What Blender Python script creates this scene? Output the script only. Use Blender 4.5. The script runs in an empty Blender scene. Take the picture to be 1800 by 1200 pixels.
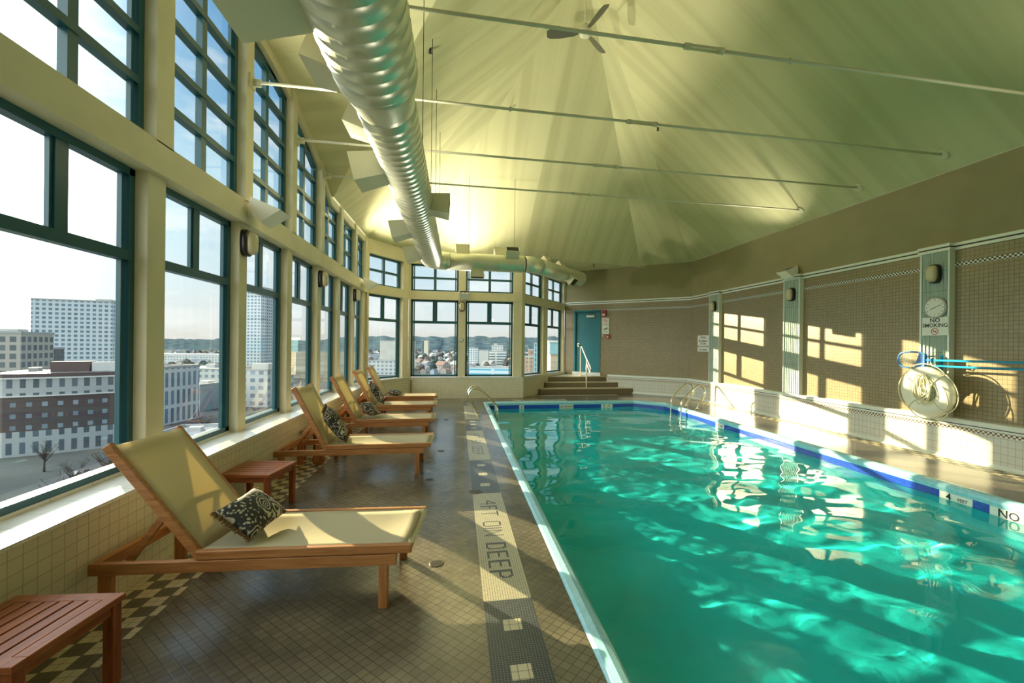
import bpy, bmesh, math, random
from mathutils import Vector, Matrix, noise
from math import sin, cos, pi, sqrt, radians, atan2
random.seed(7)
SC = bpy.context.scene
COL = SC.collection

# ------------------------------------------------------------------ camera, sky, sun, exposure
cam = bpy.data.cameras.new('camera'); camo = bpy.data.objects.new('camera', cam); COL.objects.link(camo)
cam.sensor_width = 36; cam.lens = 767 * 36 / 1800
cam.shift_x = -40 / 1800; cam.shift_y = 5.86 / 1800
cam.clip_end = 8000; cam.clip_start = 0.02
camo.matrix_world = Matrix.Translation((0, 0, 1.55)) @ Matrix.Rotation(radians(-10.06), 4, 'Z') @ Matrix.Rotation(radians(90), 4, 'X') @ Matrix.Rotation(radians(0.6), 4, 'Z')
SC.camera = camo
SC.view_settings.view_transform = 'Standard'; SC.view_settings.look = 'None'
SC.view_settings.gamma = 1; SC.view_settings.use_curve_mapping = False
SC.view_settings.exposure = 1.15
cy = SC.cycles
cy.use_denoising = True
cy.max_bounces = 10; cy.diffuse_bounces = 5; cy.glossy_bounces = 4; cy.transmission_bounces = 6; cy.transparent_max_bounces = 24
cy.sample_clamp_indirect = 6; cy.caustics_refractive = True; cy.caustics_reflective = False; cy.blur_glossy = 0.5

AZ, EL = radians(38.8), radians(12.9)
SUN = Vector((-sin(AZ) * cos(EL), cos(AZ) * cos(EL), sin(EL)))
sl = bpy.data.lights.new('sun', 'SUN'); sl.energy = 9; sl.color = (1, .78, .46); sl.angle = radians(0.3)
slo = bpy.data.objects.new('sun', sl); COL.objects.link(slo)
slo.rotation_euler = SUN.to_track_quat('Z', 'Y').to_euler(); slo.location = (-30, 40, 30)
sl.cycles.is_caustics_light = True

W = bpy.data.worlds.new('sky'); SC.world = W; W.use_nodes = True
def sky_nodes():
    nt = W.node_tree; nt.nodes.clear(); N = nt.nodes.new; L = nt.links.new
    tc = N('ShaderNodeTexCoord'); nrm = N('ShaderNodeVectorMath'); nrm.operation = 'NORMALIZE'
    L(tc.outputs['Generated'], nrm.inputs[0])
    sep = N('ShaderNodeSeparateXYZ'); L(nrm.outputs[0], sep.inputs[0])
    ramp = N('ShaderNodeValToRGB'); L(sep.outputs['Z'], ramp.inputs[0])
    cr = ramp.color_ramp
    cr.elements[0].position = 0.0; cr.elements[0].color = (.76, .69, .62, 1)
    cr.elements[1].position = 1.0; cr.elements[1].color = (.06, .20, .48, 1)
    for p, c in ((.04, (.80, .80, .78)), (.10, (.72, .80, .84)), (.24, (.46, .68, .84)), (.40, (.20, .45, .72)), (.60, (.10, .32, .64))):
        e = cr.elements.new(p); e.color = (*c, 1)
    # clouds: stretched noise
    mp = N('ShaderNodeMapping'); mp.inputs['Scale'].default_value = (1.6, 1.6, 5.0); L(nrm.outputs[0], mp.inputs[0])
    ns = N('ShaderNodeTexNoise'); ns.inputs['Scale'].default_value = 2.6; ns.inputs['Detail'].default_value = 7; ns.inputs['Roughness'].default_value = .58
    L(mp.outputs[0], ns.inputs['Vector'])
    c2 = N('ShaderNodeValToRGB'); c2.color_ramp.elements[0].position = .46; c2.color_ramp.elements[1].position = .66
    c2.color_ramp.elements[1].color = (.8, .8, .8, 1)
    L(ns.outputs[0], c2.inputs[0])
    mx = N('ShaderNodeMixRGB'); L(c2.outputs[0], mx.inputs[0]); L(ramp.outputs[0], mx.inputs[1]); mx.inputs[2].default_value = (1.0, .96, .93, 1)
    # glow round the sun
    dot = N('ShaderNodeVectorMath'); dot.operation = 'DOT_PRODUCT'; L(nrm.outputs[0], dot.inputs[0]); dot.inputs[1].default_value = SUN
    cl = N('ShaderNodeMath'); cl.operation = 'MAXIMUM'; L(dot.outputs['Value'], cl.inputs[0]); cl.inputs[1].default_value = 0
    tot = None
    for pw, st in ((14, .03), (50, .32), (900, 12.0)):
        p = N('ShaderNodeMath'); p.operation = 'POWER'; L(cl.outputs[0], p.inputs[0]); p.inputs[1].default_value = pw
        m = N('ShaderNodeMath'); m.operation = 'MULTIPLY'; L(p.outputs[0], m.inputs[0]); m.inputs[1].default_value = st
        if tot is None: tot = m
        else:
            a = N('ShaderNodeMath'); a.operation = 'ADD'; L(tot.outputs[0], a.inputs[0]); L(m.outputs[0], a.inputs[1]); tot = a
    gl = N('ShaderNodeMixRGB'); gl.blend_type = 'MULTIPLY'; gl.inputs[0].default_value = 1; gl.inputs[1].default_value = (1, .93, .78, 1); L(tot.outputs[0], gl.inputs[2])
    ad = N('ShaderNodeMixRGB'); ad.blend_type = 'ADD'; ad.inputs[0].default_value = 1; L(mx.outputs[0], ad.inputs[1]); L(gl.outputs[0], ad.inputs[2])
    # unseen bright patch added to the left sky to lift the room light
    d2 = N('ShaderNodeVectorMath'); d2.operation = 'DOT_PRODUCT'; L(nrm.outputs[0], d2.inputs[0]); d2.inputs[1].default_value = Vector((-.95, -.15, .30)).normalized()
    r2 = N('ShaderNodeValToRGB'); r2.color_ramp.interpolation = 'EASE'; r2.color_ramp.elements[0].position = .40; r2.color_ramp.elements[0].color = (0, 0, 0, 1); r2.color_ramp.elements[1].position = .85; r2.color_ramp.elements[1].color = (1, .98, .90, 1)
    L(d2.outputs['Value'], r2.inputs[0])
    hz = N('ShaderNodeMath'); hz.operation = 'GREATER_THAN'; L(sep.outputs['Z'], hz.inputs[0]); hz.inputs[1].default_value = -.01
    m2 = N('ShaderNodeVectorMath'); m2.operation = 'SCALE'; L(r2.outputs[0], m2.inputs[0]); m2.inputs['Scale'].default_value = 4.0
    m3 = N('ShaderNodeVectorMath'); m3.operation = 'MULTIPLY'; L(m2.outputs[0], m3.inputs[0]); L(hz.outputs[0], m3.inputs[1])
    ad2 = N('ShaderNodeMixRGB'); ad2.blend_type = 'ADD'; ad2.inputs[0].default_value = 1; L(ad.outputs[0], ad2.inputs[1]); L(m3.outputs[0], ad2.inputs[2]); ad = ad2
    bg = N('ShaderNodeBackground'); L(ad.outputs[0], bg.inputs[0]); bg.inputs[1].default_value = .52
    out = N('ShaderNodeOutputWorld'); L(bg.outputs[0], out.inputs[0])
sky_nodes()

# ------------------------------------------------------------------ materials
MATS = {}
def srgb(r, g, b):
    f = lambda c: (c / 255 / 12.92) if c <= 10 else ((c / 255 + .055) / 1.055) ** 2.4
    return (f(r), f(g), f(b))
def pbr(name, col, rough=.5, metal=0, spec=.5, noise_=0, nscale=8, stretch=(1, 1, 1), bump=0, coat=0):
    if name in MATS: return MATS[name]
    m = bpy.data.materials.new(name); m.use_nodes = True; nt = m.node_tree; b = nt.nodes['Principled BSDF']
    b.inputs['Base Color'].default_value = (*col, 1); b.inputs['Roughness'].default_value = rough; b.inputs['Metallic'].default_value = metal
    b.inputs['Specular IOR Level'].default_value = spec; b.inputs['Coat Weight'].default_value = coat
    if noise_ or bump:
        tc = nt.nodes.new('ShaderNodeTexCoord'); mp = nt.nodes.new('ShaderNodeMapping'); mp.inputs['Scale'].default_value = stretch
        n = nt.nodes.new('ShaderNodeTexNoise'); n.inputs['Scale'].default_value = nscale; n.inputs['Detail'].default_value = 5
        nt.links.new(tc.outputs['Object'], mp.inputs[0]); nt.links.new(mp.outputs[0], n.inputs['Vector'])
        if noise_:
            r = nt.nodes.new('ShaderNodeValToRGB'); r.color_ramp.elements[0].position = .3; r.color_ramp.elements[1].position = .7
            r.color_ramp.elements[0].color = (*[c * (1 - noise_) for c in col], 1); r.color_ramp.elements[1].color = (*[min(1, c * (1 + noise_)) for c in col], 1)
            nt.links.new(n.outputs[0], r.inputs[0]); nt.links.new(r.outputs[0], b.inputs['Base Color'])
        if bump:
            bp = nt.nodes.new('ShaderNodeBump'); bp.inputs['Strength'].default_value = bump; bp.inputs['Distance'].default_value = .01
            nt.links.new(n.outputs[0], bp.inputs['Height']); nt.links.new(bp.outputs[0], b.inputs['Normal'])
    MATS[name] = m; return m
def tile(name, c1, c2, mortar, w, h, gap=.003, rot=0, rough=.3, off=0, bump=.25, blotch=0, spec=.5):
    if name in MATS: return MATS[name]
    m = bpy.data.materials.new(name); m.use_nodes = True; nt = m.node_tree; b = nt.nodes['Principled BSDF']
    uv = nt.nodes.new('ShaderNodeUVMap'); mp = nt.nodes.new('ShaderNodeMapping'); mp.inputs['Rotation'].default_value = (0, 0, rot)
    br = nt.nodes.new('ShaderNodeTexBrick'); br.offset = off; br.squash = 1
    br.inputs['Scale'].default_value = 1; br.inputs['Brick Width'].default_value = w; br.inputs['Row Height'].default_value = h
    br.inputs['Mortar Size'].default_value = gap; br.inputs['Mortar Smooth'].default_value = .3; br.inputs['Bias'].default_value = 0
    br.inputs['Color1'].default_value = (*c1, 1); br.inputs['Color2'].default_value = (*c2, 1); br.inputs['Mortar'].default_value = (*mortar, 1)
    nt.links.new(uv.outputs[0], mp.inputs[0]); nt.links.new(mp.outputs[0], br.inputs['Vector'])
    colout = br.outputs['Color']
    if blotch:
        n = nt.nodes.new('ShaderNodeTexNoise'); n.inputs['Scale'].default_value = 1.7; n.inputs['Detail'].default_value = 6
        nt.links.new(mp.outputs[0], n.inputs['Vector'])
        r = nt.nodes.new('ShaderNodeValToRGB'); r.color_ramp.elements[0].position = .35; r.color_ramp.elements[1].position = .65
        r.color_ramp.elements[0].color = (1 - blotch,) * 3 + (1,); r.color_ramp.elements[1].color = (1, 1, 1, 1)
        mx = nt.nodes.new('ShaderNodeMixRGB'); mx.blend_type = 'MULTIPLY'; mx.inputs[0].default_value = 1
        nt.links.new(n.outputs[0], r.inputs[0]); nt.links.new(br.outputs['Color'], mx.inputs[1]); nt.links.new(r.outputs[0], mx.inputs[2]); colout = mx.outputs[0]
    nt.links.new(colout, b.inputs['Base Color'])
    b.inputs['Roughness'].default_value = rough; b.inputs['Specular IOR Level'].default_value = spec
    bp = nt.nodes.new('ShaderNodeBump'); bp.inputs['Strength'].default_value = bump; bp.inputs['Distance'].default_value = .003; bp.invert = True
    nt.links.new(br.outputs['Fac'], bp.inputs['Height']); nt.links.new(bp.outputs[0], b.inputs['Normal'])
    MATS[name] = m; return m
def checker(name, c1, c2, size, rough=.35, mortar=None, tile_=.05):
    if name in MATS: return MATS[name]
    m = bpy.data.materials.new(name); m.use_nodes = True; nt = m.node_tree; b = nt.nodes['Principled BSDF']
    uv = nt.nodes.new('ShaderNodeUVMap'); ch = nt.nodes.new('ShaderNodeTexChecker'); ch.inputs['Scale'].default_value = 1 / size
    mpp = nt.nodes.new('ShaderNodeMapping'); mpp.inputs['Location'].default_value = (.0013, .0017, .003)
    nt.links.new(uv.outputs[0], mpp.inputs[0]); nt.links.new(mpp.outputs[0], ch.inputs['Vector'])
    ch.inputs['Color1'].default_value = (*c1, 1); ch.inputs['Color2'].default_value = (*c2, 1)
    out = ch.outputs['Color']
    if mortar:
        br = nt.nodes.new('ShaderNodeTexBrick'); br.offset = 0; br.inputs['Scale'].default_value = 1
        br.inputs['Brick Width'].default_value = tile_; br.inputs['Row Height'].default_value = tile_; br.inputs['Mortar Size'].default_value = .0022
        br.inputs['Color1'].default_value = (1, 1, 1, 1); br.inputs['Color2'].default_value = (1, 1, 1, 1); br.inputs['Mortar'].default_value = (*mortar, 1)
        nt.links.new(mpp.outputs[0], br.inputs['Vector'])
        mx = nt.nodes.new('ShaderNodeMixRGB'); mx.blend_type = 'MULTIPLY'; mx.inputs[0].default_value = 1
        nt.links.new(out, mx.inputs[1]); nt.links.new(br.outputs['Color'], mx.inputs[2]); out = mx.outputs[0]
    nt.links.new(out, b.inputs['Base Color']); b.inputs['Roughness'].default_value = rough
    MATS[name] = m; return m
def wood(name, c1, c2, axis=0, rough=.45):
    if name in MATS: return MATS[name]
    m = bpy.data.materials.new(name); m.use_nodes = True; nt = m.node_tree; b = nt.nodes['Principled BSDF']
    tc = nt.nodes.new('ShaderNodeTexCoord'); mp = nt.nodes.new('ShaderNodeMapping'); s = [26, 26, 26]; s[axis] = 2.2; mp.inputs['Scale'].default_value = s
    n = nt.nodes.new('ShaderNodeTexNoise'); n.inputs['Scale'].default_value = 2; n.inputs['Detail'].default_value = 6; n.inputs['Distortion'].default_value = .6
    r = nt.nodes.new('ShaderNodeValToRGB'); r.color_ramp.elements[0].position = .32; r.color_ramp.elements[1].position = .68
    r.color_ramp.elements[0].color = (*c1, 1); r.color_ramp.elements[1].color = (*c2, 1)
    nt.links.new(tc.outputs['Object'], mp.inputs[0]); nt.links.new(mp.outputs[0], n.inputs['Vector']); nt.links.new(n.outputs[0], r.inputs[0]); nt.links.new(r.outputs[0], b.inputs['Base Color'])
    b.inputs['Roughness'].default_value = rough
    MATS[name] = m; return m
def glass_mat(name, tint=(.93, .97, .97), refl=1.0):
    if name in MATS: return MATS[name]
    m = bpy.data.materials.new(name); m.use_nodes = True; nt = m.node_tree; nt.nodes.clear()
    tr = nt.nodes.new('ShaderNodeBsdfTransparent'); tr.inputs[0].default_value = (*tint, 1)
    gl = nt.nodes.new('ShaderNodeBsdfGlossy'); gl.inputs['Roughness'].default_value = 0.01; gl.inputs[0].default_value = (refl, refl, refl, 1)
    fr = nt.nodes.new('ShaderNodeFresnel'); fr.inputs[0].default_value = 1.45
    mx = nt.nodes.new('ShaderNodeMixShader'); o = nt.nodes.new('ShaderNodeOutputMaterial')
    ge = nt.nodes.new('ShaderNodeNewGeometry'); iv = nt.nodes.new('ShaderNodeMath'); iv.operation = 'SUBTRACT'; iv.inputs[0].default_value = 1; nt.links.new(ge.outputs['Backfacing'], iv.inputs[1])
    fm = nt.nodes.new('ShaderNodeMath'); fm.operation = 'MULTIPLY'; nt.links.new(fr.outputs[0], fm.inputs[0]); nt.links.new(iv.outputs[0], fm.inputs[1])
    nt.links.new(fm.outputs[0], mx.inputs[0]); nt.links.new(tr.outputs[0], mx.inputs[1]); nt.links.new(gl.outputs[0], mx.inputs[2]); nt.links.new(mx.outputs[0], o.inputs[0])
    MATS[name] = m; return m
def emis(name, col, st):
    if name in MATS: return MATS[name]
    m = bpy.data.materials.new(name); m.use_nodes = True; b = m.node_tree.nodes['Principled BSDF']
    b.inputs['Base Color'].default_value = (*col, 1); b.inputs['Emission Color'].default_value = (*col, 1); b.inputs['Emission Strength'].default_value = st
    MATS[name] = m; return m
def sling_mat():
    m = bpy.data.materials.new('sling fabric'); m.use_nodes = True; nt = m.node_tree; nt.nodes.clear()
    d = nt.nodes.new('ShaderNodeBsdfDiffuse'); t = nt.nodes.new('ShaderNodeBsdfTranslucent'); mx = nt.nodes.new('ShaderNodeMixShader'); o = nt.nodes.new('ShaderNodeOutputMaterial')
    t.inputs[0].default_value = (.80, .68, .40, 1); mx.inputs[0].default_value = .32
    uv = nt.nodes.new('ShaderNodeUVMap'); w = nt.nodes.new('ShaderNodeTexChecker'); w.inputs['Scale'].default_value = 260; w.inputs[1].default_value = (.72, .66, .47, 1); w.inputs[2].default_value = (.63, .575, .40, 1)
    nt.links.new(uv.outputs[0], w.inputs[0]); nt.links.new(w.outputs[0], d.inputs[0])
    nt.links.new(d.outputs[0], mx.inputs[1]); nt.links.new(t.outputs[0], mx.inputs[2]); nt.links.new(mx.outputs[0], o.inputs[0]); return m
def paisley_mat():
    m = bpy.data.materials.new('paisley fabric'); m.use_nodes = True; nt = m.node_tree; b = nt.nodes['Principled BSDF']; N = nt.nodes.new; L = nt.links.new
    tc = N('ShaderNodeTexCoord'); nz = N('ShaderNodeTexNoise'); nz.inputs['Scale'].default_value = 7
    L(tc.outputs['Object'], nz.inputs['Vector'])
    va = N('ShaderNodeVectorMath'); va.operation = 'MULTIPLY_ADD'; L(nz.outputs['Color'], va.inputs[0]); va.inputs[1].default_value = (.09, .09, .09); L(tc.outputs['Object'], va.inputs[2])
    vo = N('ShaderNodeTexVoronoi'); vo.inputs['Scale'].default_value = 7.0; L(va.outputs[0], vo.inputs['Vector'])
    mu = N('ShaderNodeMath'); mu.operation = 'MULTIPLY'; L(vo.outputs['Distance'], mu.inputs[0]); mu.inputs[1].default_value = 46
    si = N('ShaderNodeMath'); si.operation = 'SINE'; L(mu.outputs[0], si.inputs[0])
    r = N('ShaderNodeValToRGB'); r.color_ramp.elements[0].position = .30; r.color_ramp.elements[1].position = .52
    r.color_ramp.elements[0].color = (.03, .03, .028, 1); r.color_ramp.elements[1].color = (.55, .50, .37, 1)
    L(si.outputs[0], r.inputs[0])
    v2 = N('ShaderNodeTexVoronoi'); v2.inputs['Scale'].default_value = 45; L(va.outputs[0], v2.inputs['Vector'])
    r2 = N('ShaderNodeValToRGB'); r2.color_ramp.elements[0].position = .30; r2.color_ramp.elements[1].position = .42; r2.color_ramp.elements[0].color = (.50, .46, .34, 1); r2.color_ramp.elements[1].color = (.03, .03, .028, 1)
    L(v2.outputs['Distance'], r2.inputs[0])
    gt = N('ShaderNodeMath'); gt.operation = 'GREATER_THAN'; L(vo.outputs['Distance'], gt.inputs[0]); gt.inputs[1].default_value = .47
    mx = N('ShaderNodeMixRGB'); L(gt.outputs[0], mx.inputs[0]); L(r.outputs[0], mx.inputs[1]); L(r2.outputs[0], mx.inputs[2])
    L(mx.outputs[0], b.inputs['Base Color']); b.inputs['Roughness'].default_value = .8; return m
def ceiling_mat():
    m = bpy.data.materials.new('ceiling paint'); m.use_nodes = True; nt = m.node_tree; b = nt.nodes['Principled BSDF']; N = nt.nodes.new; L = nt.links.new
    uv = N('ShaderNodeUVMap'); mp = N('ShaderNodeMapping'); mp.inputs['Scale'].default_value = (2.6, .10, 1); L(uv.outputs[0], mp.inputs[0])
    n = N('ShaderNodeTexNoise'); n.inputs['Scale'].default_value = 1.4; n.inputs['Detail'].default_value = 4; n.inputs['Distortion'].default_value = .15; L(mp.outputs[0], n.inputs['Vector'])
    r = N('ShaderNodeValToRGB'); r.color_ramp.elements[0].position = .38; r.color_ramp.elements[1].position = .56
    r.color_ramp.elements[0].color = (.54, .52, .29, 1); r.color_ramp.elements[1].color = (.62, .60, .345, 1)
    L(n.outputs[0], r.inputs[0]); L(r.outputs[0], b.inputs['Base Color']); b.inputs['Roughness'].default_value = .85; b.inputs['Specular IOR Level'].default_value = .2
    n2 = N('ShaderNodeTexNoise'); n2.inputs['Scale'].default_value = 120; L(uv.outputs[0], n2.inputs['Vector'])
    bp = N('ShaderNodeBump'); bp.inputs['Strength'].default_value = .12; bp.inputs['Distance'].default_value = .004; L(n2.outputs[0], bp.inputs['Height']); L(bp.outputs[0], b.inputs['Normal'])
    return m
def facade(name, wall, win, w, h, ww=.55, rough=.6, mortar=None):
    # rows of windows as the face of a far building: brick cells are glass, mortar is wall
    if name in MATS: return MATS[name]
    m = bpy.data.materials.new(name); m.use_nodes = True; nt = m.node_tree; b = nt.nodes['Principled BSDF']
    uv = nt.nodes.new('ShaderNodeUVMap'); br = nt.nodes.new('ShaderNodeTexBrick'); br.offset = 0
    br.inputs['Scale'].default_value = 1; br.inputs['Brick Width'].default_value = w; br.inputs['Row Height'].default_value = h
    br.inputs['Mortar Size'].default_value = min(w, h) * (1 - ww) / 2; br.inputs['Mortar Smooth'].default_value = 0
    br.inputs['Color1'].default_value = (*win, 1); br.inputs['Color2'].default_value = (*[c * 1.6 for c in win], 1); br.inputs['Mortar'].default_value = (*wall, 1)
    nt.links.new(uv.outputs[0], br.inputs['Vector']); nt.links.new(br.outputs['Color'], b.inputs['Base Color']); b.inputs['Roughness'].default_value = rough
    MATS[name] = m; return m
def ribbed_mat():
    m = bpy.data.materials.new('ribbed aqua tile'); m.use_nodes = True; nt = m.node_tree; b = nt.nodes['Principled BSDF']; N = nt.nodes.new; L = nt.links.new
    uv = N('ShaderNodeUVMap'); br = N('ShaderNodeTexBrick'); br.offset = 0; br.inputs['Scale'].default_value = 1; br.inputs['Brick Width'].default_value = .225; br.inputs['Row Height'].default_value = .30; br.inputs['Mortar Size'].default_value = .004
    br.inputs['Color1'].default_value = (.50, .62, .52, 1); br.inputs['Color2'].default_value = (.54, .66, .56, 1); br.inputs['Mortar'].default_value = (.30, .38, .30, 1)
    L(uv.outputs[0], br.inputs['Vector']); L(br.outputs['Color'], b.inputs['Base Color']); b.inputs['Roughness'].default_value = .18
    wv = N('ShaderNodeTexWave'); wv.inputs['Scale'].default_value = 6.0; L(uv.outputs[0], wv.inputs['Vector'])
    bp = N('ShaderNodeBump'); bp.inputs['Strength'].default_value = 1.0; bp.inputs['Distance'].default_value = .03; L(wv.outputs[0], bp.inputs['Height']); L(bp.outputs[0], b.inputs['Normal'])
    return m

M_PAINT = pbr('cream wall paint', (.67, .61, .42), .7, noise_=.05, nscale=3)
M_TAUPE = pbr('taupe wall paint', (.30, .265, .14), .75, noise_=.06, nscale=2)
M_CEIL = ceiling_mat()
M_KNEE = tile('cream knee wall tile', (.70, .66, .49), (.66, .62, .46), (.44, .41, .29), .075, .075, .0025, rough=.25)
M_SILL = tile('white sill tile', (.80, .80, .76), (.78, .78, .73), (.5, .5, .45), .30, .2, .003, rough=.12)
M_BROWN = tile('brown mosaic', (.31, .245, .13), (.27, .21, .11), (.165, .13, .07), .055, .055, .004, rough=.30, bump=.5)
M_BAND = checker('black and white band', (.75, .75, .68), (.015, .015, .015), .0275)
M_LEDGE = tile('white ledge tile', (.66, .66, .57), (.63, .63, .54), (.38, .36, .28), .075, .10, .003, rough=.2)
M_LBAND = checker('brown and white band', (.78, .74, .60), (.10, .06, .03), .0275)
M_WHITE = pbr('white glazed trim', (.74, .78, .70), .18)
M_LINE = pbr('black line tile', (.02, .02, .018), .3)
M_RIB = ribbed_mat()
M_DECK = tile('deck tile', (.215, .187, .125), (.168, .145, .10), (.08, .07, .05), .05, .05, .0028, rot=pi / 4, rough=.22, bump=.22, blotch=.5, spec=.8)
M_DECKCHK = checker('deck border check', (.62, .55, .36), (.12, .10, .065), .10, mortar=(.45, .42, .38))
M_DECKLT = tile('cream deck tile', (.60, .54, .37), (.57, .51, .35), (.22, .20, .14), .05, .05, .0025, rough=.3)
M_CREAMT = tile('cream mosaic', (.60, .56, .40), (.56, .52, .37), (.20, .18, .12), .0155, .0155, .0018, rough=.3)
M_NAVYT = tile('navy mosaic', (.022, .035, .055), (.03, .045, .065), (.16, .16, .13), .0155, .0155, .0015, rough=.28)
M_COPE = pbr('pale aqua coping', (.34, .66, .74), .18, noise_=.1, nscale=25)
M_BLUE = tile('blue waterline tile', (.01, .05, .42), (.015, .08, .50), (.05, .12, .4), .025, .025, .0015, rough=.12)
M_POOL = pbr('aqua pool plaster', (.006, .80, .84), .7, noise_=.12, nscale=1.2)
M_FRAME = pbr('dark teal frame', (.018, .095, .125), .32)
M_GLASS = glass_mat('window glass')
M_DUCT = pbr('galvanised duct', (.70, .71, .56), .36, metal=.55, noise_=.06, nscale=6)
M_REG = pbr('painted register', (.66, .64, .46), .45)
M_REGD = pbr('register louvre', (.05, .05, .035), .6)
M_ROD = pbr('painted rod', (.64, .62, .44), .5)
M_STEEL = pbr('polished steel', (.75, .70, .58), .12, metal=1)
M_DOOR = pbr('teal door paint', (.012, .17, .21), .4)
M_BLACK = pbr('black plastic', (.012, .012, .012), .35)
M_LENS = pbr('frosted lens', (.60, .52, .33), .25)
M_WPL = pbr('white plastic', (.80, .78, .68), .35)
M_TEAKX = wood('teak along', (.30, .115, .032), (.50, .225, .075), 0)
M_TEAKY = wood('teak across', (.30, .115, .032), (.50, .225, .075), 1)
M_TEAKZ = wood('teak upright', (.27, .10, .028), (.47, .20, .065), 2)
M_TABX = wood('red teak along', (.24, .065, .022), (.42, .135, .045), 0, .35)
M_TABZ = wood('red teak upright', (.20, .05, .018), (.35, .10, .035), 2, .4)
M_SLING = sling_mat()
M_PAIS = paisley_mat()
M_FRINGE = pbr('brown fringe', (.16, .085, .025), .9)
M_RED = pbr('red plastic', (.45, .02, .015), .35)
M_SIGN = pbr('white sign', (.78, .78, .70), .35)
M_INK = pbr('black ink', (.012, .012, .012), .5)
M_REDINK = pbr('red ink', (.55, .03, .02), .5)
M_BLUEP = pbr('blue pole', (.02, .30, .55), .25)
M_BLUEN = pbr('blue net frame', (.015, .20, .60), .35)
M_ROPE = pbr('off white rope', (.72, .68, .48), .8)
M_RING = pbr('white life ring', (.80, .78, .62), .35)

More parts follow.
